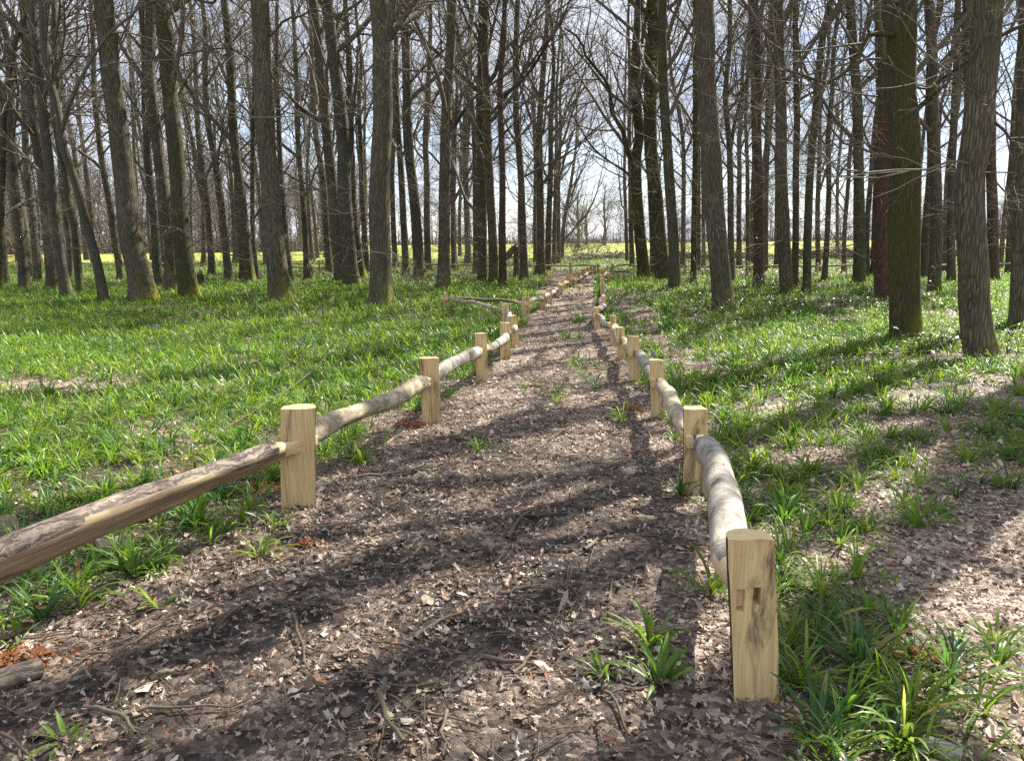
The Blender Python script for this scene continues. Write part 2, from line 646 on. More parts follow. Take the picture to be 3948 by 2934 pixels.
def resample(pts, n):
    pts = np.asarray(pts, float)
    z = np.concatenate([[0], np.cumsum(np.linalg.norm(np.diff(pts, axis=0), axis=1))])
    s = np.linspace(0, z[-1], n)
    # smooth Catmull-Rom style interpolation
    out = np.empty((n, pts.shape[1]))
    m = np.gradient(pts, z, axis=0) if len(pts) > 2 else np.repeat((pts[1:] - pts[:1]) / z[-1], 2, 0)
    k = np.clip(np.searchsorted(z, s, 'right') - 1, 0, len(z) - 2)
    h = (z[k + 1] - z[k])
    t = ((s - z[k]) / h)[:, None]
    h = h[:, None]
    out = (2 * t ** 3 - 3 * t ** 2 + 1) * pts[k] + (t ** 3 - 2 * t ** 2 + t) * h * m[k] + (-2 * t ** 3 + 3 * t ** 2) * pts[k + 1] + (t ** 3 - t ** 2) * h * m[k + 1]
    return out


def trunk_mesh(mb, P, R, k, rng, flare=.55, knob=0.0):
    """P (n,3), R (n,) with the foot at P[0]"""
    n = len(P)
    z = P[:, 2] - P[0, 2]
    fl = 1 + flare * (.8 * np.exp(-np.maximum(z, 0) / (.7 * R[0] + .08)) + .45 * np.exp(-np.maximum(z, 0) / (2.6 * R[0] + .25)))
    a = np.arange(k) * 2 * PI / k
    ph = rng.random(3) * 6.28
    lob = 1 + (.26 * np.cos(5 * a + ph[0]) + .16 * np.cos(3 * a + ph[1]))[None, :] * np.exp(-np.maximum(z, 0) / (1.2 * R[0] + .12))[:, None] * flare * 1.6
    ox = rng.random() * 50
    bump = 1 + .13 * (vnoise(np.cos(a)[None, :] * .8 + 3, z[:, None] * .55 + np.sin(a)[None, :] * .8, 1.6, ox) - .5)
    if knob:
        kn = vnoise(np.cos(a)[None, :] + 3 + 0 * z[:, None], z[:, None] * 1.6 + np.sin(a)[None, :], 3.1, ox + 9)
        bump = bump + knob * np.clip(kn - .68, 0, 1) * 1.6
    V, Q = tubes(P[None], (R * fl)[None], k, (lob * bump)[None])
    mb.add(V, Q)


def make_crown(mb, P, R, H, rng, depth, density=1.0, spread=1.0, bias=None, low=8, zc=.32, limbs=None):
    """limbs, branches and twigs of a bare tree, on trunk polyline P,R; traced limbs come in as extra parents"""
    near = depth < 22
    minr = max(.0019, depth * .000075)
    z0 = P[0, 2]
    lev1 = []
    n1 = int(max(7, 13 * density))
    t0 = zc
    # upswept main limbs
    pos, d, _, t, rad = spawn(P[None], R[None], None, n1, t0, .97, .55, 1.0, rng)
    if bias is not None:
        d = nrm(d + np.asarray(bias)[None] * rng.uniform(.2, .8, (n1, 1)))
    L = H * (.34 - .20 * (t - t0) / (1 - t0)) * rng.uniform(.7, 1.25, n1) * spread
    r = np.clip(rad * rng.uniform(.34, .6, n1), .012, .12)
    P1, R1 = grow(pos, d, L, r, 8, .11, .55, rng, .22)
    # thin lower side branches
    nl = int(low)
    if nl:
        zmax = min(zc * 1.5, .7)
        hz = (3.4 if depth < 17 else 2.3) / H
        pos, d, _, t, rad = spawn(P[None], R[None], None, nl, hz, zmax, 1.0, 1.7, rng)
        L = rng.uniform(.9, 3.0, nl) * (1 + .5 * (rad > .16))
        Pl, Rl = grow(pos, d, L, np.clip(L * .0055, .006, .02), 8, .17, .1, rng, .25, .35)
        P1 = np.concatenate([P1, Pl])
        R1 = np.concatenate([R1, Rl])
        L1 = np.linalg.norm(P1[:, -1] - P1[:, 0], axis=1)
    else:
        L1 = L
    if limbs:
        for lp, lr in limbs:
            q = resample(lp, 9)
            P1 = np.concatenate([P1, q[None]])
            R1 = np.concatenate([R1, np.linspace(lr, lr * .3, 9)[None]])
    if near:      # what stands above the picture only needs its shade
        hi = P1[:, 0, 2] > 9.0
    else:
        hi = np.zeros(len(P1), bool)
    L1 = np.linalg.norm(np.diff(P1, axis=1), axis=2).sum(1)
    if not limbs:
        V, Q = tubes(P1, np.maximum(R1, minr), 6)
    else:
        V, Q = tubes(P1[:-len(limbs)], np.maximum(R1[:-len(limbs)], minr), 6)
    mb.add(V, Q)

    def sub(Pp, Rp, Lp, c2, c3, c4):
        if not len(Pp):
            return
        pos, d, pi_, t, rad = spawn(Pp, Rp, None, c2, .18, .98, .5, 1.05, rng)
        L2 = Lp[pi_] * rng.uniform(.28, .6, len(pi_)) * (1.1 - .5 * t) + .15
        P2, R2 = grow(pos, d, L2, np.clip(rad * .6, minr, .035), 5, .14, .22, rng, .3)
        V, Q = tubes(P2, np.maximum(R2, minr), 4)
        mb.add(V, Q)
        if not c3:
            return
        pos, d, pi_, t, rad = spawn(P2, R2, None, c3, .15, 1, .5, 1.1, rng)
        L3 = L2[pi_] * rng.uniform(.3, .62, len(pi_)) * (1.1 - .5 * t) + .10
        P3, R3 = grow(pos, d, L3, np.clip(rad * .55, minr, .009), 4, .17, .2, rng, .4)
        V, Q = tubes(P3, np.maximum(R3, minr), 3)
        mb.add(V, Q)
        if not c4:
            return
        pos, d, pi_, t, rad = spawn(P3, R3, None, c4, .2, 1, .5, 1.1, rng)
        L4 = L3[pi_] * rng.uniform(.3, .6, len(pi_)) + .06
        P4, R4 = grow(pos, d, L4, np.full(len(pi_), minr * 1.05), 2, .2, .2, rng, .6)
        V, Q = tubes(P4, R4, 3)
        mb.add(V, Q)

    sub(P1[~hi], R1[~hi], L1[~hi], 7, 5, 3 if depth < 60 else 2)
    sub(P1[hi], R1[hi], L1[hi], 4, 2, 0)


def full_trunk(pts, rad0, H, rng, n, lean_damp=.35):
    """traced points (foot first) -> polyline up to height H, and radii"""
    pts = [np.asarray(p, float) for p in pts]
    d = pts[-1] - pts[-2]
    d = d / max(d[2], .2)
    slope = np.array([d[0], d[1]]) * lean_damp
    slope = np.clip(slope, -.10, .10)
    z = pts[-1][2]
    p = pts[-1]
    while z < H - .5:
        st = max(1.6, (H - pts[-1][2]) / 5)
        st = min(st, H - z)
        p = p + np.array([slope[0] * st + rng.normal() * .10, slope[1] * st + rng.normal() * .16, st])
        z = p[2]
        pts.append(p)
    q = resample(np.array(pts), n)
    zz = (q[:, 2] - q[0, 2]) / (q[-1, 2] - q[0, 2])
    R = rad0 * (1 - .90 * np.clip(zz, 0, 1) ** 1.6) + .012
    return q, R


CROPS = {'A': (0, 0, 1.322), 'B': (900, 0, 1.322), 'C': (1700, 0, 1.322), 'D': (2500, 0, 1.321), 'E': (3148, 0, 1.139)}


def cpx(c, x, y):
    ox, oy, s = CROPS[c]
    return ox + x / s, oy + y / s


TREES = []      # (x, y, r) of what is built, to keep fillers apart


def traced_tree(crop, base, w, pts, label, bark='bark_oak', limbs=(), H=None, flare=.5, low=8, zc=None, density=1.0, spread=1.0, bias=None, seed=0, name='tree', knob=0.0, ymax=None, forks=()):
    rng = np.random.default_rng(100 + seed)
    u, v = cpx(crop, *base)
    g = on_ground(u, v)
    if ymax and g[1] > ymax:
        g = on_plane(u, v, ymax)
    Y = g[1]
    g[2] = float(height(g[0], g[1])) - .06
    s = px_size(np.array([g[0], Y, 1.4]))
    rad0 = w / CROPS[crop][2] * s / 2
    wp = [g]
    for q in pts:
        p = on_plane(*cpx(crop, *q), Y)
        if p[2] > wp[-1][2] + .15:
            p[1] += rng.normal() * .04
            wp.append(p)
    if len(wp) == 1:
        wp.append(g + np.array([0, 0, 3.]))
    if H is None:
        H = float(np.clip(11 + 42 * rad0, 11, 23)) * rng.uniform(.92, 1.08)
    H = max(H, wp[-1][2] + 3)
    n = int(np.clip(H * (2.6 if Y < 26 else 1.4), 16, 60))
    P, R = full_trunk(wp, rad0, H, rng, n)
    # a few extra rings at the foot for the root flare
    foot = P[0] + (P[1] - P[0]) * np.array([0, .08, .2, .4, .65])[:, None]
    P = np.concatenate([foot, P[1:]])
    R = np.concatenate([np.full(5, R[0]), R[1:]])
    root = link(name, None, g)
    tag(root, label, 'tree')
    mb = MB()
    trunk_mesh(mb, P, R, 20 if Y < 22 else (14 if Y < 40 else 9), rng, flare, knob)
    mb.build('trunk', [M[bark]], g, root)
    lim = []
    for lp, lw in limbs:
        wpl = []
        for j, q in enumerate(lp):
            p = on_plane(*cpx(crop, *q), Y)
            p[1] += (0 if j == 0 else rng.normal() * .25 - .12 * j)
            wpl.append(p)
        lr = lw / CROPS[crop][2] * s / 2
        lim.append((np.array(wpl), lr))
        lb = MB()
        q = resample(np.array(wpl), 14)
        V, Q = tubes(q[None], np.linspace(lr, lr * .35, 14)[None], 9)
        lb.add(V, Q)
        lb.build('limb', [M[bark]], g, root)
    cb = MB()
    make_crown(cb, P, R, H, rng, Y, density, spread, bias, low, zc if zc else rng.uniform(.28, .40), lim)
    cb.build('crown', [M['twig']], g, root)
    TREES.append((g[0], Y, rad0))
    return root


T = traced_tree
# --- the left-hand wood, read from the edge of the photo inwards
T('A', (-12, 1490), 36, [(8, 1000), (20, 720), (18, 540), (44, 400), (75, 230), (112, 120), (150, 0)], 'dark trunk bending over a sharp elbow at the far edge of the wood', 'bark_green', seed=1, limbs=[([(18, 560), (8, 420), (2, 250)], 22)])
T('A', (30, 1452), 30, [(12, 1270), (2, 1100), (-8, 800)], 'thin leaning grey tree beside the elbowed dark trunk', 'bark_grey', seed=2)
T('A', (130, 1474), 42, [(108, 1300), (86, 1050), (66, 900), (60, 700), (48, 450), (40, 200)], 'knobbly pale grey tree studded with small burrs', 'bark_grey', seed=3, knob=.5)
T('A', (196, 1432), 34, [(175, 1230), (155, 1050), (140, 900), (128, 700), (120, 400)], 'slim grey tree standing behind the knobbly pale one', 'bark_grey', seed=4)
T('A', (276, 1482), 50, [(250, 1250), (235, 1150), (203, 850), (180, 700), (160, 450), (145, 250), (125, 100), (118, 0)], 'tall dark grey tree leaning away from the path, next to a cracked one', 'bark_oak', seed=5)
T('A', (342, 1517), 46, [(292, 1250), (270, 1050), (245, 800), (220, 600), (200, 400), (180, 200), (163, 0)], 'leaning trunk with a long dark crack down its lower half', 'bark_grey', seed=6)
T('A', (410, 1505), 34, [(390, 1300), (385, 1150), (350, 1030), (330, 900), (300, 700), (280, 400)], 'crooked thin tree with a kink near its foot, between two leaning trunks', 'bark_green', seed=7)
T('A', (366, 1420), 28, [(342, 1200), (322, 1000), (302, 800), (300, 500), (310, 250)], 'straight slim trunk deep behind the cracked leaning tree', 'bark_grey', seed=8)
T('A', (535, 1542), 40, [(480, 1300), (430, 1130), (385, 930), (330, 760), (290, 560), (260, 440), (235, 300), (222, 150), (214, 0)], 'pale smooth tree curving strongly outwards, reddish at its foot', 'bark_grey', seed=9, limbs=[([(262, 430), (300, 345), (370, 298), (440, 300), (520, 290)], 12)])
T('A', (735, 1545), 100, [(710, 1400), (660, 1200), (640, 1000), (610, 700), (572, 400), (548, 200), (524, 0)], 'stout furrowed oak with widely flared mossy foot, leaning outwards', 'bark_oak', seed=10, flare=.62, low=12, H=22)
T('A', (622, 1425), 30, [(590, 1250), (560, 1030), (530, 900), (500, 650), (480, 480), (470, 250)], 'slim dark trunk in the gap between curving pale tree and stout oak', 'bark_green', seed=11)
T('A', (815, 1462), 38, [(800, 1340), (790, 1200), (770, 1000), (750, 750), (740, 450), (730, 200), (720, 0)], 'grey trunk just behind the stout flared oak on its path side', 'bark_grey', seed=12)
T('A', (875, 1492), 58, [(860, 1280), (840, 1050), (800, 700), (775, 450), (762, 250), (760, 100)], 'rough grey tree close behind the smooth trunk with a triangular foot', 'bark_oak', seed=13)
T('A', (970, 1522), 78, [(925, 1200), (905, 900), (880, 600), (855, 400), (835, 200), (815, 0)], 'smooth olive trunk with a triangular flared foot, second in from the stout oak', 'bark_green', seed=14, flare=.6, low=11, limbs=[([(870, 330), (950, 290), (1050, 270), (1150, 262), (1260, 290)], 14), ([(885, 30), (960, 5), (1060, 10), (1180, 20), (1290, 90)], 18)])
T('A', (1082, 1402), 30, [(1070, 1200), (1050, 1000), (1030, 850), (1010, 700), (1000, 450), (990, 200)], 'slim trunk far back between the smooth olive tree and paired grey trunks', 'bark_grey', seed=15)
T('A', (1166, 1427), 34, [(1150, 1250), (1120, 1000), (1090, 800), (1060, 600), (1045, 400), (1040, 100)], 'grey tree leaning gently, halfway back before the pale far strip of field', 'bark_grey', seed=16)
T('A', (1276, 1447), 46, [(1250, 1200), (1225, 980), (1195, 700), (1175, 400), (1165, 200), (1142, 0)], 'mid-grey tree with mossy toe leaning outwards beside the dark straight oak', 'bark_green', seed=17)
T('A', (1236, 1422), 24, [(1228, 1250), (1215, 1050), (1200, 800)], 'thin trunk half hidden behind the tree with the mossy toe', 'bark_grey', seed=18)
T('B', (245, 1548), 92, [(212, 1250), (180, 900), (157, 600), (150, 300), (140, 100), (135, 0)], 'dark straight oak with bright yellow moss patch at its foot', 'bark_oak', seed=19, flare=.42, low=12, H=22, limbs=[([(190, 185), (215, 140), (270, 108), (350, 95), (470, 108), (570, 135), (710, 205)], 13), ([(112, 340), (60, 290), (0, 260), (-80, 200)], 16)])
T('B', (122, 1432), 22, [(100, 1200), (96, 1000), (100, 600)], 'thin pale trunk between the mossy-toed tree and the dark straight oak', 'bark_grey', seed=20)
T('B', (292, 1420), 26, [(262, 1150), (242, 900), (230, 600), (222, 350)], 'slim trunk tucked behind the dark straight oak', 'bark_grey', seed=21)
T('B', (376, 1402), 28, [(365, 1150), (345, 900), (325, 650), (320, 380)], 'slender trunk standing over a broken reddish stump', 'bark_green', seed=22)
T('B', (492, 1387), 32, [(475, 1200), (455, 900), (420, 700), (405, 450)], 'grey trunk behind the stump, bending outwards above head height', 'bark_grey', seed=23)
T('B', (548, 1446), 52, [(530, 1200), (505, 950), (480, 700), (460, 500), (440, 300), (420, 100), (405, 0)], 'dark brown trunk pressed against a pale grey one, forking low', 'bark_oak', seed=24, limbs=[([(460, 620), (390, 585), (300, 500), (230, 420), (200, 370)], 26)])
T('B', (603, 1468), 68, [(585, 1200), (568, 900), (568, 830), (550, 600), (525, 400), (500, 200), (477, 0)], 'pale grey trunk with vivid moss on its toe, forking in a Y', 'bark_grey', seed=25, low=10, limbs=[([(580, 880), (600, 760), (625, 600), (650, 420), (640, 250)], 34)])
T('B', (657, 1425), 38, [(625, 1200), (605, 1000), (600, 850), (590, 600)], 'leaning trunk with yellow mossy butt behind the Y-forked grey tree', 'bark_mossy', seed=26)
T('B', (682, 1387), 28, [(670, 1200), (655, 950), (650, 800), (640, 500)], 'dark slim trunk behind and just outside the twin-topped oak', 'bark_green', seed=27)
T('B', (757, 1565), 100, [(748, 1300), (745, 1000), (752, 800), (762, 600), (755, 400), (758, 200), (748, 100), (738, 0)], 'rough-barked oak with a knuckle on its side and three-way fork', 'bark_oak', seed=28, flare=.5, low=13, H=22, limbs=[([(775, 200), (800, 110), (822, 0), (840, -150)], 58), ([(790, 210), (850, 130), (900, 70), (965, -10), (1040, -90)], 32)])
T('B', (827, 1367), 25, [(815, 1150), (810, 900), (820, 650), (815, 400)], 'thin trunk seen through the gap beside the knuckled oak', 'bark_grey', seed=29)
T('B', (882, 1402), 32, [(870, 1200), (855, 900), (840, 650), (830, 400), (828, 150)], 'slim straight tree outside the bramble patch', 'bark_green', seed=30)
T('B', (952, 1440), 50, [(935, 1200), (920, 1000), (897, 800), (885, 550), (880, 300), (862, 0)], 'burr-covered grey tree standing in the bramble patch', 'bark_grey', seed=31, knob=.4)
T('B', (992, 1382), 32, [(986, 1100), (985, 900), (980, 700), (990, 500), (1000, 250)], 'dark trunk behind the burr-covered tree', 'bark_oak', seed=32)
T('B', (1071, 1484), 56, [(1076, 1200), (1075, 1000), (1080, 800), (1086, 600), (1100, 350), (1110, 200), (1116, 0)], 'oak above the outer fence post, with one long limb arching to the ride', 'bark_oak', seed=33, flare=.6, limbs=[([(1098, 690), (1130, 630), (1190, 570), (1245, 500), (1330, 440), (1420, 400)], 22)])
T('B', (1126, 1372), 26, [(1120, 1100), (1115, 900), (1118, 600)], 'slim trunk just behind the oak above the outer fence post', 'bark_grey', seed=34)
T('B', (1196, 1352), 28, [(1190, 1100), (1180, 800), (1185, 500)], 'slender tree near the far cross fence, outside the close-packed trunks', 'bark_green', seed=35)
T('C', (66, 1377), 22, [(60, 1150), (68, 900), (75, 600)], 'thin dark stem next to the far cross fence, before the close-packed trunks', 'bark_oak', seed=36)
T('C', (97, 1312), 18, [(95, 1100), (105, 850)], 'very slim far trunk against the field', 'bark_grey', seed=37)
T('C', (136, 1347), 26, [(135, 1100), (130, 850), (150, 500), (155, 200)], 'far dark trunk with upswept boughs outside the close-packed trunks', 'bark_oak', seed=38)
T('C', (182, 1397), 30, [(178, 1100), (175, 800), (160, 550), (130, 350), (90, 200)], 'dark trunk whose top bends outwards behind the tallest grey column', 'bark_oak', seed=39)
T('C', (213, 1444), 46, [(210, 1150), (208, 900), (200, 600), (205, 300), (208, 0)], 'tallest grey column of the close-packed trunks, dead straight', 'bark_green', seed=40, flare=.3)
T('C', (271, 1453), 42, [(262, 1200), (250, 950), (240, 750), (235, 500), (225, 300), (228, 0)], 'dark brown trunk of the close-packed group with bough curving up to the ride', 'bark_oak', seed=41, limbs=[([(240, 420), (265, 390), (295, 330), (305, 220), (320, 60)], 24)])
T('C', (316, 1462), 32, [(312, 1200), (314, 900), (308, 700), (300, 450), (322, 200), (326, 0)], 'slim brown innermost trunk of the close-packed group', 'bark_red', seed=42, limbs=[([(310, 700), (380, 620), (430, 590)], 10), ([(318, 490), (390, 440), (450, 370), (540, 250), (620, 110), (660, 0)], 20)])
T('C', (402, 1327), 15, [(398, 1100), (402, 850)], 'pencil-thin far stem behind the broken snag', 'bark_oak', seed=43)
T('C', (426, 1437), 34, [(418, 1200), (410, 950), (405, 850), (385, 600), (380, 400), (385, 150)], 'dark tree with flared foot standing alone beside the ride fence', 'bark_oak', seed=44, flare=.8, bias=(.25, 0, 0))
T('C', (480, 1342), 17, [(478, 1100), (480, 850), (470, 600)], 'thin far stem, outer of a touching pair', 'bark_oak', seed=45)
T('C', (491, 1335), 15, [(490, 1100), (492, 850)], 'thin far stem, inner of a touching pair', 'bark_grey', seed=46)
T('C', (511, 1403), 36, [(508, 1150), (505, 900), (500, 700), (515, 450), (530, 250)], 'broad dark trunk with spreading foot at the cross fence', 'bark_oak', seed=47, flare=.8, bias=(.35, 0, 0), limbs=[([(506, 950), (540, 925), (570, 900), (590, 870)], 14)])
T('C', (545, 1382), 28, [(550, 1100), (560, 850), (560, 600), (575, 350)], 'smooth dark trunk leaning to the ride beyond the cross fence', 'bark_green', seed=48, bias=(.4, 0, 0))
T('C', (575, 1357), 20, [(580, 1150), (585, 900), (590, 650)], 'first of the slim row lining the ride beyond the cross fence', 'bark_oak', seed=49, bias=(.45, 0, 0), spread=1.2)
T('C', (600, 1342), 20, [(600, 1150), (600, 900), (610, 650)], 'second of the slim row lining the ride beyond the cross fence', 'bark_grey', seed=50, bias=(.5, 0, 0), spread=1.3)
T('C', (617, 1322), 20, [(622, 1180), (640, 1060), (655, 980)], 'last tree of the avenue, low boughs arching out over the ride end', 'bark_oak', seed=51, bias=(.8, 0, -.05), spread=1.5, zc=.22, low=14, H=13)
# --- the right-hand wood, from the ride outwards
T('C', (950, 1333), 17, [(942, 1100), (935, 900), (938, 700)], 'thin stem at the ride end, first of the opposite row', 'bark_oak', seed=52, bias=(-.3, 0, 0))
T('C', (976, 1367), 24, [(968, 1100), (966, 900), (960, 700)], 'slim dark trunk behind the low-forked mossy tree', 'bark_oak', seed=53)
T('C', (1042, 1422), 54, [(1020, 1250), (1005, 1100), (995, 900), (990, 820), (1010, 740), (1000, 560), (990, 430), (1000, 200)], 'mossy tree forking low into two curving stems over the ride', 'bark_mossy', seed=54, flare=.4, limbs=[([(988, 850), (960, 800), (920, 680), (870, 560), (850, 450), (810, 390), (740, 310), (690, 230), (620, 180)], 26), ([(990, 930), (930, 880), (860, 830), (770, 770), (690, 640), (630, 540)], 14)])
T('C', (1081, 1402), 22, [(1075, 1200), (1065, 1000), (1060, 700)], 'slim trunk in the gap between the two mossy trees', 'bark_grey', seed=55)
T('C', (1137, 1434), 68, [(1110, 1200), (1095, 1000), (1070, 800), (1066, 600), (1070, 400), (1083, 200), (1080, 0)], 'thick moss-clad trunk rising straight beside a smoother grey one', 'bark_mossy', seed=56, flare=.35, low=10, limbs=[([(1070, 130), (1045, 90), (1000, 25), (930, 5), (850, -10)], 26), ([(1040, 560), (1010, 480), (995, 420)], 14)])
T('C', (1195, 1479), 52, [(1185, 1200), (1165, 950), (1150, 700), (1135, 400), (1126, 200), (1131, 0)], 'smooth grey tree leaning to the ride, against the thick moss-clad trunk', 'bark_green', seed=57, flare=.4, low=10)
T('D', (175, 1368), 22, [(180, 1150), (180, 850), (178, 780), (160, 600)], 'far dark tree splitting into a tall narrow fork', 'bark_oak', seed=58, limbs=[([(180, 800), (210, 700), (230, 560)], 14)])
T('D', (230, 1448), 27, [(232, 1100), (238, 700), (240, 400), (235, 150)], 'slim straight greenish tree between the grey leaner and the big dark oak', 'bark_mossy', seed=59, flare=.25)
T('D', (255, 1387), 18, [(255, 1000), (258, 700)], 'narrow far trunk, outer of two by the big dark oak', 'bark_oak', seed=60)
T('D', (281, 1362), 18, [(280, 1000), (275, 800)], 'narrow far trunk almost hidden by the big dark oak', 'bark_grey', seed=61)
T('D', (385, 1588), 94, [(368, 1400), (345, 1200), (330, 1000), (316, 800), (303, 600), (295, 400), (292, 200), (290, 0)], 'big dark oak with ivy round its foot, leaning to the ride', 'bark_oak', seed=62, flare=.25, low=13, H=22)
T('D', (426, 1443), 30, [(420, 1200), (420, 950), (412, 720), (395, 500)], 'trunk behind the ivy-footed oak, opening into a wide fork', 'bark_oak', seed=63, limbs=[([(418, 760), (455, 600), (480, 480), (495, 350)], 22), ([(412, 780), (375, 700), (360, 640)], 10)])
T('D', (465, 1367), 24, [(462, 1150), (465, 900), (460, 700)], 'far trunk behind the wide-forked tree', 'bark_grey', seed=64)
T('D', (508, 1382), 20, [(508, 1100), (505, 850)], 'slim far trunk between the wide fork and the vine-hung tree', 'bark_oak', seed=65)
T('D', (560, 1463), 50, [(562, 1200), (560, 900), (550, 600), (545, 300), (540, 0)], 'straight brown tree with one pale vine stem hanging along it', 'bark_red', seed=66, flare=.2)
T('D', (596, 1383), 25, [(598, 1150), (600, 950), (605, 800)], 'dark stem close behind the vine-hung tree', 'bark_oak', seed=67)
T('D', (655, 1367), 24, [(655, 1100), (660, 800)], 'far trunk hidden behind the burr-ringed tree with climbing ivy', 'bark_grey', seed=68)
T('D', (708, 1508), 58, [(690, 1200), (676, 900), (680, 600), (670, 300), (660, 0)], 'burr-ringed tree with glossy ivy climbing its foot', 'bark_oak', seed=69, knob=.45, flare=.25, low=10)
T('D', (745, 1458), 30, [(750, 1150), (755, 850), (755, 600), (755, 300), (752, 100)], 'peeling reddish dying tree behind the burr-ringed one', 'bark_red', seed=70, low=3)
T('D', (806, 1503), 36, [(812, 1200), (827, 850), (850, 600), (870, 350), (900, 150), (930, 0)], 'slim smooth tree tilting away from the ride as it rises', 'bark_green', seed=71, flare=.25)
T('D', (866, 1383), 22, [(860, 1100), (870, 800), (880, 500)], 'far dark stem behind the tilting smooth tree', 'bark_oak', seed=72)
T('D', (896, 1438), 24, [(915, 1150), (920, 900), (914, 700), (930, 500)], 'thin crooked tree leaning at its foot near a far brushwood bank', 'bark_oak', seed=73)
T('D', (962, 1312), 16, [(962, 1100), (965, 900)], 'threadlike stem standing at the brushwood bank', 'bark_oak', seed=74)
T('E', (120, 1197), 16, [(125, 1000), (140, 800), (150, 650)], 'very thin leaning stem beside the cross fence', 'bark_grey', seed=75)
T('E', (190, 1247), 44, [(187, 1000), (185, 700), (175, 400), (165, 200), (150, 60)], 'olive-grey trunk with two low far neighbours, outward of the thin leaning stem', 'bark_green', seed=76)
T('E', (224, 1218), 20, [(224, 1000), (235, 800), (250, 600)], 'slim stem touching the olive-grey trunk', 'bark_oak', seed=77)
T('E', (252, 1218), 22, [(255, 1000), (262, 750)], 'far stem between the olive-grey trunk and the reddish one', 'bark_grey', seed=78)
T('E', (292, 1318), 62, [(288, 1100), (285, 1000), (300, 600), (302, 300), (296, 0)], 'reddish rough trunk half hidden by the massive mossy one', 'bark_red', seed=79, flare=.2)
T('E', (395, 1493), 122, [(388, 1200), (383, 900), (380, 600), (372, 400), (370, 200), (370, 0)], 'massive dark mossy trunk like a column, with a long hanging bough', 'bark_mossy', seed=80, flare=.16, low=13, H=22, limbs=[([(335, 190), (310, 165), (240, 155), (180, 190), (120, 290), (50, 360), (0, 390), (-110, 395), (-210, 340)], 24), ([(420, 500), (470, 420), (540, 360), (600, 310), (690, 235)], 24)])
T('E', (470, 1228), 32, [(480, 1000), (500, 700), (490, 400), (500, 200), (540, 60)], 'grey leaning trunk glimpsed just outside the massive mossy column', 'bark_grey', seed=81)
T('E', (515, 1293), 46, [(525, 1000), (525, 700), (515, 400), (508, 200), (490, 0)], 'dark tree with torn orange bark at its foot', 'bark_oak', seed=82, flare=.4)
T('E', (566, 1198), 26, [(570, 1000), (585, 700)], 'far trunk between the torn-bark tree and the bent one', 'bark_oak', seed=83)
T('E', (591, 1248), 30, [(590, 1000), (600, 700), (615, 300), (622, 0)], 'grey trunk behind the bent tree, twin of a farther one', 'bark_grey', seed=84)
T('E', (738, 1572), 112, [(705, 1400), (690, 1200), (683, 1000), (670, 800), (694, 600), (720, 400), (743, 200), (745, 0)], 'bent rough oak bowing in at head height, mossy on its sunny side', 'bark_oak', seed=85, flare=.22, low=14, H=21, limbs=[([(785, 170), (830, 145), (880, 135), (960, 110)], 20), ([(770, 530), (800, 580), (850, 640), (911, 690)], 14)])
T('E', (690, 1290), 48, [(685, 1000), (680, 700), (678, 350), (670, 0)], 'dark trunk standing directly behind the bent rough oak', 'bark_oak', seed=86)
T('E', (770, 1240), 42, [(775, 1000), (772, 700), (765, 400), (760, 100)], 'straight brown trunk just outside the bent rough oak', 'bark_red', seed=87)
T('E', (806, 1182), 18, [(825, 1000), (850, 700), (870, 450)], 'thin dark stem slanting outwards near the brushwood', 'bark_oak', seed=88)
T('E', (842, 1202), 22, [(850, 1000), (860, 700), (875, 400)], 'slim grey stem second out from the straight brown trunk', 'bark_grey', seed=89)
T('E', (888, 1434), 64, [(890, 1200), (897, 900), (905, 600), (911, 400), (915, 0)], 'dark oak at the very edge of the view with a mossy foot', 'bark_oak', seed=90, flare=.3)

# --- the many trees deeper in the wood: a few kinds built once and copied
GROUPS = {
    'bark_grey': 'slim grey trunks crowded deep in the wood',
    'bark_green': 'slim olive trunks crowded deep in the wood',
    'bark_oak': 'slim dark brown trunks crowded deep in the wood',
}


def proto_tree(seed, bark, H, r, crook=.25):
    rng = np.random.default_rng(900 + seed)
    pts = [np.array([0, 0, 0.])]
    z = 0
    dr = rng.normal(size=2) * .05
    while z < H:
        st = H / 7
        z += st
        dr = dr * .7 + rng.normal(size=2) * .045
        pts.append(pts[-1] + np.array([dr[0] * st, dr[1] * st, st]))
    P = resample(np.array(pts), 18)
    zz = np.linspace(0, 1, 18)
    R = r * (1 - .88 * zz ** 1.5) + .01
    mb = MB()
    trunk_mesh(mb, P, R, 9, rng, .45)
    tm = mb.mesh('trunk', [M[bark]])
    cb = MB()
    make_crown(cb, P, R, H, rng, 50, .85, 1.0, None, 7, rng.uniform(.30, .42))
    return tm, cb.mesh('crown', [M['twig']])


protos = []
for i in range(9):
    bk = ['bark_grey', 'bark_oak', 'bark_green'][i % 3]
    rr = [.13, .17, .11, .2, .15, .12, .18, .14, .16][i]
    protos.append((bk, proto_tree(i, bk, 12 + 26 * rr + (i % 4), rr)))


def place_filler(i, x, y, sc, rz, grp=None, lab=None):
    bk, (tm, cm) = protos[i]
    loc = (x, y, float(height(x, y)) - .05)
    root = link('tree', None, loc)
    root.rotation_euler = (0, 0, rz)
    root.scale = (sc, sc, sc)
    tag(root, lab or {'bark_grey': 'slim grey bare tree in the crowd deep in the wood', 'bark_green': 'slim olive bare tree in the crowd deep in the wood', 'bark_oak': 'slim dark brown bare tree in the crowd deep in the wood'}[bk], 'tree', grp or GROUPS[bk])
    for nm, me in (('trunk', tm), ('crown', cm)):
        o = bpy.data.objects.new(nm, me)
        C.objects.link(o)
        o.parent = root
    TREES.append((x, y, .15))


rf = np.random.default_rng(77)


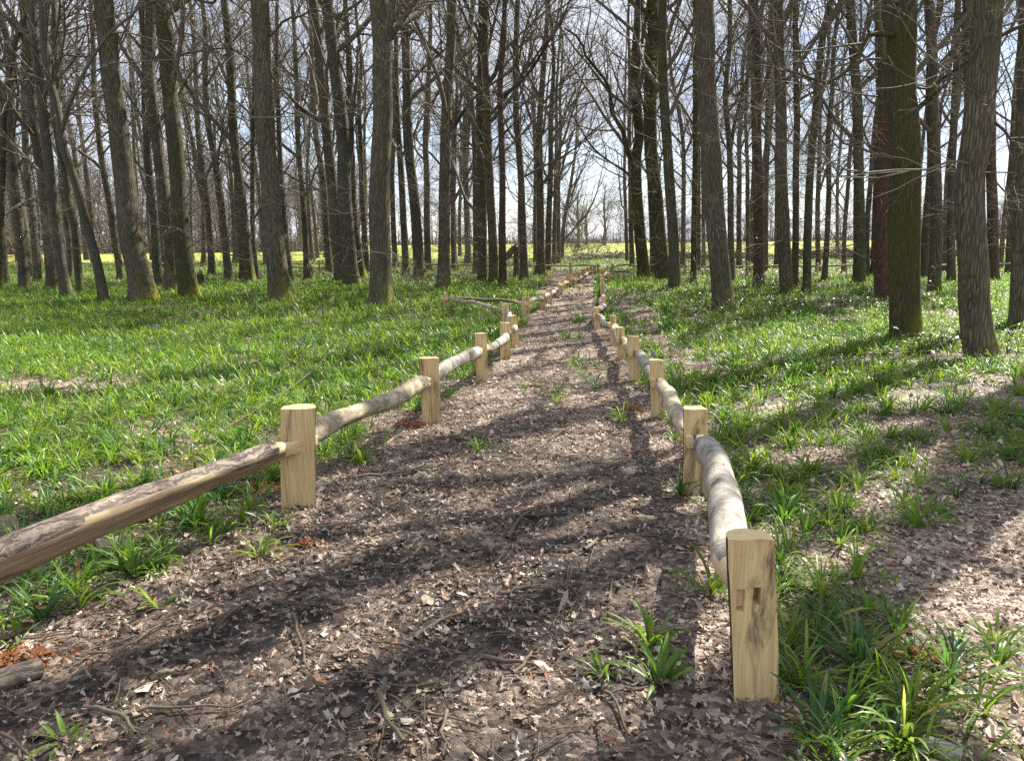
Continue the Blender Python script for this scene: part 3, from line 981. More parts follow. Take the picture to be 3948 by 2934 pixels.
def scatter(n, xf, yr, mind, tries=4000):
    k = 0
    for _ in range(tries):
        if k >= n:
            break
        y = rf.uniform(*yr)
        x0, x1 = xf(y)
        x = rf.uniform(x0, x1)
        l, r = path_edges(y)
        if l - 2.6 < x < r + 3.0:
            continue
        if any((x - a) ** 2 + (y - b) ** 2 < mind ** 2 for a, b, _r in TREES):
            continue
        place_filler(int(rf.integers(0, 9)), x, y, rf.uniform(.85, 1.15), rf.uniform(0, 6.28))
        k += 1


scatter(34, lambda y: (-.72 * y, -.10 * y), (33, 72), 2.3)
scatter(18, lambda y: (-.74 * y, -.26 * y), (109, 128), 2.2)
scatter(6, lambda y: (.28 * y, .74 * y), (44, 70), 3.0)
# neighbours of the big trees outside the photo, whose shade falls on the ride
for x, y, i in ((8.5, 10.6, 3), (10.4, 13.4, 6), (-9.5, 8.5, 6), (12.4, 15.0, 3)):
    place_filler(i, x, y, 1.25, x * 3.1, 'trees standing just outside the view', 'bare tree standing just outside the view beside the ride')

# ------------------------------------------------------------------ fences
def gpt(u, v):
    p = on_ground(u, v)
    p[2] = float(height(p[0], p[1]))
    return p


def post_arrays(w, t, h, rng, nz=13, bark=True, lean=(0, 0)):
    """D-section cleft post: flat face towards -y, bark round the back.  material 0 wood, 1 end grain, 2 bark"""
    front = [(-w / 2, -t / 2), (-w / 4, -t / 2 - .001), (0, -t / 2), (w / 4, -t / 2 - .0015), (w / 2, -t / 2)]
    back = [(w / 2 * .985, -t * .12)]
    for a in np.linspace(.12, PI - .12, 7):
        back.append((math.cos(a) * w * .465, math.sin(a) * t * .55 + t * .0))
    back.append((-w / 2 * .985, -t * .12))
    sec = np.array(front + back)
    k = len(sec)
    zs = np.linspace(-.12, h, nz)
    V = np.zeros((nz, k, 3))
    ph = rng.random() * 40
    wid = 1 + .07 * (vnoise(zs * 3.2, zs * 0 + ph, 1.0) - .5) - .02 * zs / h
    for i, z in enumerate(zs):
        V[i, :, 0] = sec[:, 0] * wid[i] + lean[0] * z + .010 * (vnoise(z * 2.2, ph + 3) - .5)
        V[i, :, 1] = sec[:, 1] + lean[1] * z
        V[i, :, 2] = z
    V[:, :, 0] += .004 * (vnoise(zs[:, None] * 14, np.arange(k)[None, :] * 1.7 + ph) - .5)
    # slightly uneven saw cut on top
    V[-1, :, 2] += .010 * (vnoise(sec[:, 0] * 20 + ph, sec[:, 1] * 20) - .5) + sec[:, 0] * rng.normal() * .04
    idx = np.arange(nz * k).reshape(nz, k)
    Q = np.stack([idx[:-1], np.roll(idx[:-1], -1, 1), np.roll(idx[1:], -1, 1), idx[1:]], -1)
    qm = np.zeros((nz - 1, k), int)
    qm[:, 4:] = 2
    top = V[-1].copy()
    inner = top.mean(0) + (top - top.mean(0)) * .975
    inner[:, 2] += .0008
    ctr = inner.mean(0, keepdims=True)
    n0 = nz * k
    VV = np.concatenate([V.reshape(-1, 3), top, inner, ctr])
    ti = np.arange(k)
    rim = np.stack([n0 + ti, n0 + np.roll(ti, -1), n0 + k + np.roll(ti, -1), n0 + k + ti], -1)
    tris = np.stack([n0 + k + ti, n0 + k + np.roll(ti, -1), np.full(k, n0 + 2 * k)], -1)
    return VV, np.concatenate([Q.reshape(-1, 4), rim]), tris, np.concatenate([qm.ravel(), np.ones(k, int)]), np.ones(k, int)


def make_post(parent, g, w, h, yaw, rng, lean=(0, 0), holes=(), t=None):
    t = t or w * .68
    V, Q, Tt, qm, tm = post_arrays(w, t, h, rng, 15 if g[1] < 14 else 6, lean=lean)
    mb = MB()
    mb.V.append(V)
    mb.Q.append(Q)
    mb.QM.append(qm)
    mb.T.append(Tt)
    mb.TM.append(tm)
    c, s = math.cos(yaw), math.sin(yaw)
    me = mb.mesh('post', [M['post_wood'], M['end_grain'], M['post_bark']], smooth=False)
    o = link('post', me, g, parent)
    o.rotation_euler = (0, 0, yaw)
    if holes:
        # cut real mortises through the post
        tmp = bpy.data.objects.new('tmp', None)
        cb = MB()
        for (x0, x1, z0, z1, y0, y1) in holes:
            x0, x1 = x0 + lean[0] * z0, x1 + lean[0] * z0
            bx = np.array([[x, y, z] for x in (x0, x1) for y in (y0, y1) for z in (z0, z1)])
            cb.add(bx, [[0, 1, 3, 2], [4, 6, 7, 5], [0, 4, 5, 1], [2, 3, 7, 6], [0, 2, 6, 4], [1, 5, 7, 3]])
        cut = link('cutter', cb.mesh('cutter', [M['post_wood']]), WORLD[o.name])
        cut.rotation_euler = (0, 0, yaw)
        # close the underside so that the solver sees a solid
        k = 14
        import bmesh
        bm = bmesh.new()
        bm.from_mesh(me)
        bmesh.ops.remove_doubles(bm, verts=bm.verts, dist=1e-5)
        ed = [e for e in bm.edges if e.is_boundary]
        bmesh.ops.holes_fill(bm, edges=ed, sides=0)
        bmesh.ops.recalc_face_normals(bm, faces=bm.faces)
        bm.to_mesh(me)
        bm.free()
        md = o.modifiers.new('mortise', 'BOOLEAN')
        md.operation = 'DIFFERENCE'
        md.object = cut
        md.solver = 'EXACT'
        bpy.context.view_layer.update()
        dg = bpy.context.evaluated_depsgraph_get()
        nm = bpy.data.meshes.new_from_object(o.evaluated_get(dg))
        o.modifiers.clear()
        o.data = nm
        bpy.data.objects.remove(cut)
        bpy.data.objects.remove(tmp)
    return o


def make_rail(parent, A, B, rng, a=.05, b=.062, bark='bark_smooth', split=None, bow=(0, 0), ext=.10, tw=.020, th=.036, offA=0, offB=0, cutlen=.20, body=None, n=34):
    """A,B points in the two mortises. a/b half width / half height of the body; split=(angle, share) flat cleft face"""
    A = np.asarray(A, float)
    B = np.asarray(B, float)
    d = B - A
    L = np.linalg.norm(d)
    d = d / L
    side = nrm(np.cross(d, [0, 0, 1.]))
    up = np.cross(side, d)
    A = A + side * offA
    B = B + side * offB
    d = B - A
    L = np.linalg.norm(d)
    d = d / L
    side = nrm(np.cross(d, [0, 0, 1.]))
    up = np.cross(side, d)
    k = 18
    th_ = np.arange(k) * 2 * PI / k
    s = np.linspace(-ext, L + ext, n)
    s = np.sort(np.concatenate([s, [.055, .06 + cutlen * .5, L - .055, L - .06 - cutlen * .5, .055 + cutlen, L - .055 - cutlen]]))
    n = len(s)
    ph = rng.random() * 60
    V = np.zeros((n, k, 3))
    sp = np.zeros((n, k), bool)
    for i, q in enumerate(s):
        e = min(q, L - q)
        f = np.clip((e - .055) / cutlen, 0, 1)
        f = f * f * (3 - 2 * f) if e > .055 else 0
        tt = np.clip(q / L, 0, 1)
        sc = 1 if body is None else np.interp(tt, body[0], body[1])
        aa, bb = a * sc, b * sc
        lum = 1 + .34 * (vnoise(np.cos(th_) * .9 + 2, q * 2.3 + np.sin(th_) * .9, 1.0, ph) - .5) + .03 * (vnoise(np.cos(th_) * 3 + 9, q * 11 + np.sin(th_) * 3, 1.0, ph) - .5)
        cx, cz = np.cos(th_) * aa * lum, np.sin(th_) * bb * lum
        if split is not None:
            sa, sh = split
            nx, nz_ = math.cos(sa), math.sin(sa)
            dist = cx * nx + cz * nz_
            lim = sh * min(aa, bb) * (1 + .22 * (vnoise(q * 4 + ph, 0, 1.0) - .5))
            over = dist > lim
            rough = .024 * (vnoise(np.arange(k) * 1.9, q * 2.0 + ph) - .5)
            cx = np.where(over, cx - (dist - lim - rough) * nx, cx)
            cz = np.where(over, cz - (dist - lim - rough) * nz_, cz)
            sp[i] = over
        # rectangular tenon
        m_ = np.maximum(np.abs(np.cos(th_)) ** 1, np.abs(np.sin(th_)))
        tx, tz = np.cos(th_) / m_ * tw, np.sin(th_) / m_ * th
        X = cx * f + tx * (1 - f)
        Z = cz * f + tz * (1 - f)
        arc = math.sin(PI * tt)
        wob = (vnoise(q * 1.7 + ph, 7, 1.0) - .5) * .11 * arc
        c = A + d * q + side * (bow[0] * arc + wob) + up * (bow[1] * arc + .07 * arc * (vnoise(q * 1.3, ph + 4, 1.0) - .5))
        V[i] = c + side * X[:, None] + up * Z[:, None]
    idx = np.arange(n * k).reshape(n, k)
    Q = np.stack([idx[:-1], np.roll(idx[:-1], -1, 1), np.roll(idx[1:], -1, 1), idx[1:]], -1)
    e = np.minimum(s, L - s)
    cutl = .055 + cutlen * (.62 + .3 * np.cos(th_ * 2 + ph))            # the axe cut runs farther along the sides
    fresh = (e[:-1, None] + e[1:, None]) / 2 < cutl[None, :]
    mid = np.zeros((n - 1, k), int)
    mid[sp[:-1] & sp[1:]] = 1
    mid[fresh] = 2
    caps = []
    VV = V.reshape(-1, 3)
    e0 = np.concatenate([V[0], V[0].mean(0, keepdims=True)])
    e1 = np.concatenate([V[-1], V[-1].mean(0, keepdims=True)])
    n0 = n * k
    ti = np.arange(k)
    t0 = np.stack([n0 + np.roll(ti, -1), n0 + ti, np.full(k, n0 + k)], -1)
    t1 = np.stack([n0 + k + 1 + ti, n0 + k + 1 + np.roll(ti, -1), np.full(k, n0 + 2 * k + 1)], -1)
    VV = np.concatenate([VV, e0, e1])
    # local frame with the length along Y for the bark pattern
    R = np.stack([side, d, up], 1)
    org = (A + B) / 2
    loc = (VV - org) @ R
    mb = MB()
    mb.V.append(loc)
    mb.Q.append(Q.reshape(-1, 4))
    mb.QM.append(mid.ravel())
    mb.T.append(np.concatenate([t0, t1]))
    mb.TM.append(np.full(2 * k, 2))
    me = mb.mesh('rail', [M[bark], M['split_wood'], M['cut_wood']])
    o = link('rail', me, org, parent)
    o.rotation_euler = Matrix(R.tolist()).to_euler()
    return o


rfence = np.random.default_rng(21)


def px_post(parent, uc, vt, vb, w, yaw=0, ut=None, holes=(), h=None):
    """post from photo measurements: centre u, top v, foot v, face width in px"""
    g = gpt(uc, vb)
    W = w * px_size(g + np.array([0, 0, .2]))
    if h is None:
        top = on_plane(ut if ut is not None else uc, vt, g[1])
        h = top[2] - g[2]
        lx = (top[0] - g[0]) / max(h, .2)
    else:
        lx = 0
    lx = float(np.clip(lx, -.12, .12))
    make_post(parent, g, W, float(np.clip(h, .36, .75)), yaw, rfence, (lx, rfence.normal() * .012), holes)
    return g, lx, h, W


def mort(p, z=.375, dy=0.0):
    g, lx, h, W = p
    return g + np.array([lx * z, dy, z * min(1, h / .58)])


# fence on the open side of the ride, with its V-shaped bay
g0 = gpt(1156, 1948)
fence = link('post_and_rail_fence', None, g0)
tag(fence, 'knee-high cleft wooden fence along the open grassy side of the ride, with a V-shaped bay', 'fence')
Lp = []
Lp.append((np.array([-2.08, 2.42, 0.0]), 0, .6, .16))
make_post(fence, Lp[0][0], .17, .6, .35, rfence)
Lp.append(px_post(fence, 1158, 1565, 1947, 130, .10, 1156))
Lp.append(px_post(fence, 1664, 1378, 1626, 74, .22, 1650))
Lp.append(px_post(fence, 1857, 1284, 1472, 46, .2, 1851))
Lp.append(px_post(fence, 1946, 1243, 1384, 40, .2, 1944))
Lp.append(px_post(fence, 1986, 1217, 1336, 31, .25, 1973))
Lp.append(px_post(fence, 1953, 1170, 1262, 28, -.4))
out_p = px_post(fence, 1719, 1130, 1193, 17, .2)
ret_p = px_post(fence, 2019, 1146, 1220, 17, -.1)
cor_p = px_post(fence, 2034, 1145, 1217, 14, .2)
rr = rfence
make_rail(fence, mort(Lp[0]), mort(Lp[1]), rr, .066, .084, 'bark_rough', (-.62, .50), (.02, .015), .11, offA=.02, offB=.028, cutlen=.26, body=([0, .35, .7, 1], [1.12, 1.05, .86, .8]))
make_rail(fence, mort(Lp[1]), mort(Lp[2]), rr, .060, .066, 'bark_yellow', (-2.2, .75), (-.02, .03), .13, offA=-.034, offB=.026, cutlen=.24)
make_rail(fence, mort(Lp[2]), mort(Lp[3]), rr, .058, .066, 'bark_smooth', (-1.9, .5), (.02, .02), .12, offA=-.030, offB=.024, cutlen=.20)
make_rail(fence, mort(Lp[3]), mort(Lp[4]), rr, .058, .064, 'bark_smooth', (-1.2, .5), (.05, -.05), .11, offA=-.030, offB=.024, cutlen=.16)
make_rail(fence, mort(Lp[4]), mort(Lp[5]), rr, .05, .055, 'bark_yellow', (-1.2, .6), (.03, 0), .09, offA=-.026, offB=.022, cutlen=.16)
make_rail(fence, mort(Lp[5]), mort(Lp[6]), rr, .045, .05, 'bark_smooth', (-1.2, .6), (.0, 0), .09, offA=-.02, offB=.02, cutlen=.16)
make_rail(fence, mort(Lp[6], .36), mort(out_p, .38), rr, .04, .05, 'bark_yellow', (-1.2, .1), (0, .02), .12, offB=.02, cutlen=.3)
make_rail(fence, mort(out_p, .37), mort(ret_p, .38), rr, .04, .045, 'bark_yellow', (-1.0, .1), (0, .03), .14, offA=.02, cutlen=.3)
far_left = [(2091, 1131, 1192, 17), (2116, 1113, 1174, 17), (2147, 1098, 1147, 16), (2160, 1087, 1134, 13), (2168, 1083, 1124, 11), (2177, 1081, 1115, 11), (2189, 1075, 1109, 11), (2199, 1072, 1103, 11),
            (2217, 1070, 1100, 10), (2231, 1065, 1091, 10), (2246, 1060, 1076, 9), (2255, 1054, 1072, 9), (2266, 1048, 1064, 8), (2277, 1044, 1059, 8), (2292, 1037, 1055, 8)]
prev = cor_p
for (u, vt, vb, w) in far_left:
    p = px_post(fence, u, vt, vb, w * 1.25, .25 + rfence.normal() * .1)
    make_rail(fence, mort(prev), mort(p), rr, .055, .062, ['bark_smooth', 'bark_yellow'][int(rr.integers(0, 2))], (-1.6, .55), (rr.normal() * .03, rr.normal() * .03), .10, offA=-.026, offB=.024, cutlen=.18, n=16)
    prev = p

# fence on the shady side of the ride
g1 = gpt(2905, 2690)
fence2 = link('post_and_rail_fence', None, g1)
tag(fence2, 'knee-high cleft wooden fence starting at a two-mortise post, on the bramble side of the ride', 'fence')
hw = .155
end_hole = [(-.058, -.032, .325, .405, -.3, -.020), (-.003, .021, .350, .412, -.3, .3)]
Rp = []
Rp.append(px_post(fence2, 2906, 2060, 2690, 172, -.06, 2883, end_hole))
Rp.append(px_post(fence2, 2672, 1572, 1890, 92, -.08, 2676))
Rp.append(px_post(fence2, 2537, 1388, 1611, 54, -.15, 2529))
Rp.append(px_post(fence2, 2446, 1296, 1468, 46, -.2, 2441))
Rp.append(px_post(fence2, 2396, 1263, 1383, 34, -.2, 2391))
Rp.append(px_post(fence2, 2366, 1216, 1328, 25, -.2, 2365))
Rp.append(px_post(fence2, 2303, 1185, 1270, 22, -.1, 2298))
rspec = [('bark_smooth', .078, .080, (-1.9, .9), (.035, .0)), ('bark_yellow', .060, .066, (-2.2, .7), (.02, .02)), ('bark_smooth', .055, .062, (-1.9, .6), (.03, .0)), ('bark_yellow', .055, .06, (-1.9, .6), (.03, -.03)),
         ('bark_yellow', .055, .06, (-1.9, .6), (.02, 0)), ('bark_smooth', .05, .055, (-1.9, .6), (.02, -.04))]
for i, (bk, a, b, sp_, bw) in enumerate(rspec):
    make_rail(fence2, mort(Rp[i]), mort(Rp[i + 1]), rr, a, b, bk, sp_, bw, .115 if i else .03, offA=(-.034 if i else -.040), offB=.026, cutlen=.20 if i else .24)
far_right = [(2329, 1166, 1206, 14), (2326, 1121, 1166, 14), (2322, 1103, 1140, 13), (2320, 1091, 1120, 12), (2323, 1078, 1104, 11), (2325, 1059, 1082, 10), (2337, 1045, 1066, 9), (2340, 1043, 1056, 8)]
prev = Rp[-1]
for (u, vt, vb, w) in far_right:
    p = px_post(fence2, u, vt, vb, w * 1.25, -.2 + rfence.normal() * .1)
    make_rail(fence2, mort(prev), mort(p), rr, .055, .06, ['bark_smooth', 'bark_yellow'][int(rr.integers(0, 2))], (-1.6, .55), (rr.normal() * .03, rr.normal() * .03), .10, offA=-.026, offB=.024, cutlen=.18, n=16)
    prev = p
hp = prev
for (u, vt, vb, w) in [(2347, 1066, 1093, 11), (2349, 1072, 1092, 10)]:
    px_post(fence2, u, vt, vb, w * 1.2, .1)
sp0 = px_post(fence2, 2356, 1040, 1060, 9)
sp1 = px_post(fence2, 2442, 1046, 1068, 5)
make_rail(fence2, mort(sp0), mort(sp1), rr, .035, .045, 'bark_rough', (-1.2, .1), (0, .01), .1, cutlen=.25, n=16)


def cross_fence(pxs, label, double=False):
    pts = [gpt(u, v) for u, v in pxs]
    f = link('post_and_rail_fence', None, pts[0])
    tag(f, label, 'fence')
    P_ = []
    for i in range(len(pts) - 1):
        a, b = pts[i], pts[i + 1]
        k = max(1, int(round(np.linalg.norm(b - a) / 2.3)))
        for j in range(k):
            P_.append(a + (b - a) * j / k)
    P_.append(pts[-1])
    for i, p in enumerate(P_):
        p[2] = float(height(p[0], p[1]))
        make_post(f, p, .11, .5 + rr.normal() * .04, rr.normal() * .2, rfence, (rr.normal() * .03, 0))
        if i:
            q = P_[i - 1]
            make_rail(f, q + [0, 0, .36], p + [0, 0, .36], rr, .04, .05, 'bark_yellow', (-1.2, .3), (0, rr.normal() * .03), .1, offA=.02, offB=-.02, n=10)


cross_fence([(2305, 1058), (2200, 1059), (2060, 1056), (1900, 1053), (1640, 1047)], 'low wooden cross fence meeting the bay-side fence at the far end of the ride')
cross_fence([(1620, 1046), (1350, 1045), (1120, 1041)], 'low cross fence section seen between the knuckled oak and mid-distance trunks')
cross_fence([(830, 1043), (450, 1040), (100, 1036), (-150, 1034)], 'low cross fence section far back behind the outermost leaning trunks')
cross_fence([(2362, 1062), (2460, 1060), (2640, 1063), (2880, 1063), (3150, 1062), (3420, 1060), (3700, 1058), (4000, 1056)], 'low cross fence running from the ride end across the shady wood')


# ------------------------------------------------------------------ wood off-cuts, logs, stumps, stakes
def log_piece(name, A, B, r, mats, rng, label, cat, k=14, flat=None, group=None):
    A = np.asarray(A, float)
    B = np.asarray(B, float)
    t = np.linspace(0, 1, 12)
    L = np.linalg.norm(B - A)
    P = A[None] + (B - A)[None] * t[:, None]
    P[:, 2] += .02 * np.sin(t * 5 + rng.random() * 6) * L
    P[:, 0] += .03 * np.sin(t * 4 + rng.random() * 6) * L
    R = r * (1 - .12 * t)
    lump = 1 + .18 * (vnoise(np.arange(k)[None, :] * .9, t[:, None] * L * 6, 1.0, rng.random() * 50) - .5)
    V, Q = tubes(P[None], R[None], k, lump[None])
    V = V.reshape(12, k, 3)
    if flat is not None:
        c = P[:, None, :]
        off = V - c
        nv = nrm(np.asarray(flat, float))
        dd = (off * nv).sum(-1, keepdims=True)
        V = V - np.maximum(dd - r * .25, 0) * nv
    mb = MB()
    d = nrm((B - A)[None])[0]
    side = nrm(np.cross(d, [0, 0, 1.01])[None])[0]
    Rm = np.stack([side, d, np.cross(side, d)], 1)
    org = (A + B) / 2
    mb.add((V.reshape(-1, 3) - org) @ Rm, Q, None, 0)
    for e in (0, -1):
        ring = (V[e] - org) @ Rm
        ti = np.arange(k)
        mb.add(np.concatenate([ring, ring.mean(0, keepdims=True)]), None, np.stack([ti, np.roll(ti, -1), np.full(k, k)], -1), 1)
    o = link(name, mb.mesh(name, mats), org)
    o.rotation_euler = Matrix(Rm.tolist()).to_euler()
    tag(o, label, cat, group)
    return o


def gz(x, y, dz=0.0):
    return np.array([x, y, float(height(x, y)) + dz])


def at_px(u, v, dz=0.0):
    p = gpt(u, v)
    p[2] += dz
    return p


rl = np.random.default_rng(5)
log_piece('fallen_log', at_px(-130, 2725, .035), at_px(150, 2612, .03), .043, [M['bark_rough'], M['cut_wood']], rl, 'short grey-brown log lying on leaf litter at the near edge of the ride', 'log')
log_piece('wood_offcut', at_px(372, 2140, .035), at_px(500, 2105, .03), .05, [M['bark_smooth'], M['split_wood']], rl, 'split pale offcut half hidden by tufts under the rough-barked rail', 'offcut', flat=(.2, -1, .3))
log_piece('wood_offcut', at_px(-70, 2100, .07), at_px(70, 2075, .06), .09, [M['split_wood'], M['cut_wood']], rl, 'chunky fresh-cut wedge of wood lying in the leaves behind the rough-barked rail', 'offcut', flat=(.3, -.9, .5))
log_piece('wood_offcut', at_px(3560, 2915, .02), at_px(3700, 2960, .02), .035, [M['bark_smooth'], M['cut_wood']], rl, 'pale cut stick lying among tufts in the near corner by the leaf litter', 'offcut')
log_piece('dead_stem', at_px(766, 2005, -.05), at_px(772, 2005, .34), .011, [M['dead_twig'], M['dead_twig']], rl, 'thin dark dead stem standing upright under the rough-barked rail', 'dead stem', k=7)


def stump(u, v, r, h, label, bark='bark_red'):
    g = at_px(u, v, -.04)
    mb = MB()
    rng = np.random.default_rng(int(u))
    P = np.array([[0, 0, 0], [0, 0, .06], [.01, 0, h * .4], [.03, .01, h * .75], [.05, 0, h]])
    k = 14
    lump = 1 + .35 * (vnoise(np.arange(k)[None, :] * 1.1, np.arange(5)[:, None] * .7, 1.0, u) - .5)
    V, Q = tubes(P[None], np.array([[r * 1.5, r * 1.25, r, r * .85, r * .45]]), k, lump[None])
    V = V.reshape(5, k, 3)
    V[-1, :, 2] += (rng.random(k) - .4) * h * .5
    mb.add(V.reshape(-1, 3), Q)
    ti = np.arange(k)
    mb.add(np.concatenate([V[-1], [[.04, 0, h * .6]]]), None, np.stack([ti, np.roll(ti, -1), np.full(k, k)], -1), 1)
    o = link('stump', mb.mesh('stump', [M[bark], M['split_wood']]), g)
    tag(o, label, 'stump')


stump(757, 1235, .09, .20, 'small rotten stump in bluebell leaves before the smooth olive trunk', 'bark_oak')
stump(1191, 1082, .22, .55, 'broken reddish stump under the slender trunk by the dark straight oak')
stump(772, 1105, .16, .5, 'torn stump behind the smooth olive trunk with the triangular foot')
stump(2940, 1268, .06, .14, 'tiny dark stump in open bluebell leaves beside the bramble patch', 'bark_oak')
stump(2630, 1210, .06, .16, 'small dark stump near the ivy-footed oak', 'bark_oak')

# broken snag with its snapped top hanging off it
g = at_px(*cpx('C', 385, 1408))
snag = link('snag', None, g)
tag(snag, 'broken dead snag with a snapped splintered top propped on it', 'dead tree')
mb = MB()
Y = g[1]
P = np.array([g - [0, 0, .1], on_plane(*cpx('C', 385, 1350), Y), on_plane(*cpx('C', 384, 1300), Y), on_plane(*cpx('C', 388, 1258), Y)])
trunk_mesh(mb, resample(P, 9), np.linspace(.13, .10, 9), 9, rl, .3)
mb.build('trunk', [M['bark_oak']], g, snag)
mb = MB()
P = np.array([on_plane(*cpx('C', 332, 1318), Y - .4), on_plane(*cpx('C', 360, 1280), Y - .1), on_plane(*cpx('C', 386, 1243), Y)])
V, Q = tubes(resample(P, 6)[None], np.array([[.07, .12, .14, .13, .10, .03]]), 8)
mb.add(V, Q)
mb.build('snapped_top', [M['bark_red']], g, snag)


# ------------------------------------------------------------------ bluebell leaves
def blades(base, az, L, W, th0, bend, seg, keel, tint, twist=.5, rng=RNG):
    n = len(L)
    s = np.linspace(0, 1, seg + 1)
    ang = th0[:, None] - bend[:, None] * s[None, :] ** 1.35
    st = (L / seg)[:, None]
    am = (ang[:, 1:] + ang[:, :-1]) / 2
    hx = np.concatenate([np.zeros((n, 1)), np.cumsum(np.cos(am) * st, 1)], 1)
    hz = np.concatenate([np.zeros((n, 1)), np.cumsum(np.sin(am) * st, 1)], 1)
    hz = np.maximum(hz, .004 + .01 * s[None, :])
    ca, sa = np.cos(az)[:, None], np.sin(az)[:, None]
    Pc = np.stack([base[:, 0:1] + hx * ca, base[:, 1:2] + hx * sa, base[:, 2:3] + hz], -1)
    prof = np.interp(s, [0, .15, .5, .75, .92, 1], [.55, .85, 1, .85, .45, .04])
    w = W[:, None] * prof[None, :] / 2
    tw = rng.normal(size=n)[:, None] * twist * s[None, :]
    sd = np.stack([-sa * np.cos(tw), ca * np.cos(tw), np.sin(tw) + 0 * sa], -1)
    nrml = np.stack([-np.sin(ang) * ca, -np.sin(ang) * sa, np.cos(ang)], -1)
    if keel:
        V = np.stack([Pc - sd * w[..., None] + nrml * (w * .35)[..., None], Pc, Pc + sd * w[..., None] + nrml * (w * .35)[..., None]], 2)
        c = 3
    else:
        V = np.stack([Pc - sd * w[..., None], Pc + sd * w[..., None]], 2)
        c = 2
    idx = np.arange(n * (seg + 1) * c).reshape(n, seg + 1, c)
    Q = np.stack([idx[:, :-1, :-1], idx[:, :-1, 1:], idx[:, 1:, 1:], idx[:, 1:, :-1]], -1).reshape(-1, 4)
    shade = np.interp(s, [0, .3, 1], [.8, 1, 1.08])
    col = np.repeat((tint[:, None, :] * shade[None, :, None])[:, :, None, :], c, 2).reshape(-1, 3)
    return V.reshape(-1, 3), Q, col


G1, G2, G3 = np.array([.080, .168, .017]), np.array([.150, .232, .026]), np.array([.046, .112, .026])


def tuft_blades(x, y, cnt, L0, rng, seg, keel, wmul=1.0, wide=.016, lie=1.0):
    m = len(x)
    ti = np.repeat(np.arange(m), cnt)
    n = len(ti)
    az = rng.uniform(0, 6.283, n)
    L = L0[ti] * rng.uniform(.55, 1.15, n)
    off = rng.random(n) * .035
    b = np.stack([x[ti] + np.cos(az) * off, y[ti] + np.sin(az) * off, height(x[ti], y[ti]) - .005], -1)
    th0 = np.radians(rng.uniform(34, 86, n))
    bend = np.radians(rng.uniform(20, 115, n)) * lie
    W = wide * wmul * rng.uniform(.7, 1.25, n)
    tm = rng.random((m, 1))
    base = G1 * (1 - tm) + G2 * tm
    base = np.where(rng.random((m, 1)) < .25, G3, base)
    tint = base[ti] * rng.uniform(.7, 1.3, (n, 1))
    yel = rng.random(n) < .03
    tint[yel] = np.array([.30, .26, .09]) * rng.uniform(.7, 1.1, (yel.sum(), 1))
    return blades(b, az, L, W, th0, bend, seg, keel, tint, .5, rng)


def in_view(x, y, m=1.5):
    return np.abs(x) < .70 * y + m


rg = np.random.default_rng(42)
gb = MB()
trees_xy = np.array([(a, b, r) for a, b, r in TREES])


def scatter_tufts(n, yr, cnt, L0, seg, keel, wide, mul=1.0, power=1.0):
    y = yr[0] + (yr[1] - yr[0]) * rg.random(n) ** power
    x = (rg.random(n) * 2 - 1) * (.72 * y + 1.2)
    # uniform by area: accept in proportion to the row's width
    keep = rg.random(n) < (.72 * y + 1.2) / (.72 * yr[1] + 1.2)
    c = cover(x, y)
    keep &= rg.random(n) < c * mul
    x, y = x[keep], y[keep]
    near = trees_xy[(trees_xy[:, 1] < yr[1] + 2) & (trees_xy[:, 1] > yr[0] - 2)]
    for a, b, r in near:
        k = (x - a) ** 2 + (y - b) ** 2 > (r * 1.15) ** 2
        x, y = x[k], y[k]
    L = L0 * rg.uniform(.7, 1.25, len(x))
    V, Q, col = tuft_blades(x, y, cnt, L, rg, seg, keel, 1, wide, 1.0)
    gb.add(V, Q, None, 0, col)
    return len(x)


n1 = scatter_tufts(3300, (1.6, 7.5), 17, .195, 5, True, .0110)
n2 = scatter_tufts(9500, (7.5, 15), 14, .21, 4, False, .0115)
n3 = scatter_tufts(24000, (15, 30), 9, .24, 3, False, .0155)
n4 = scatter_tufts(36000, (30, 63), 5, .22, 2, False, .028)
# thin scattering of single leaves between the tufts
n5 = scatter_tufts(5200, (1.6, 9), 3, .17, 4, False, .012, 1.0)
print('tufts', n1, n2, n3, n4, n5)
tag(gb.build('bluebell_leaves', [M['bluebell_leaf']]), 'sea of glossy strap-shaped bluebell leaves covering the wood floor', 'ground cover', kind='stuff')

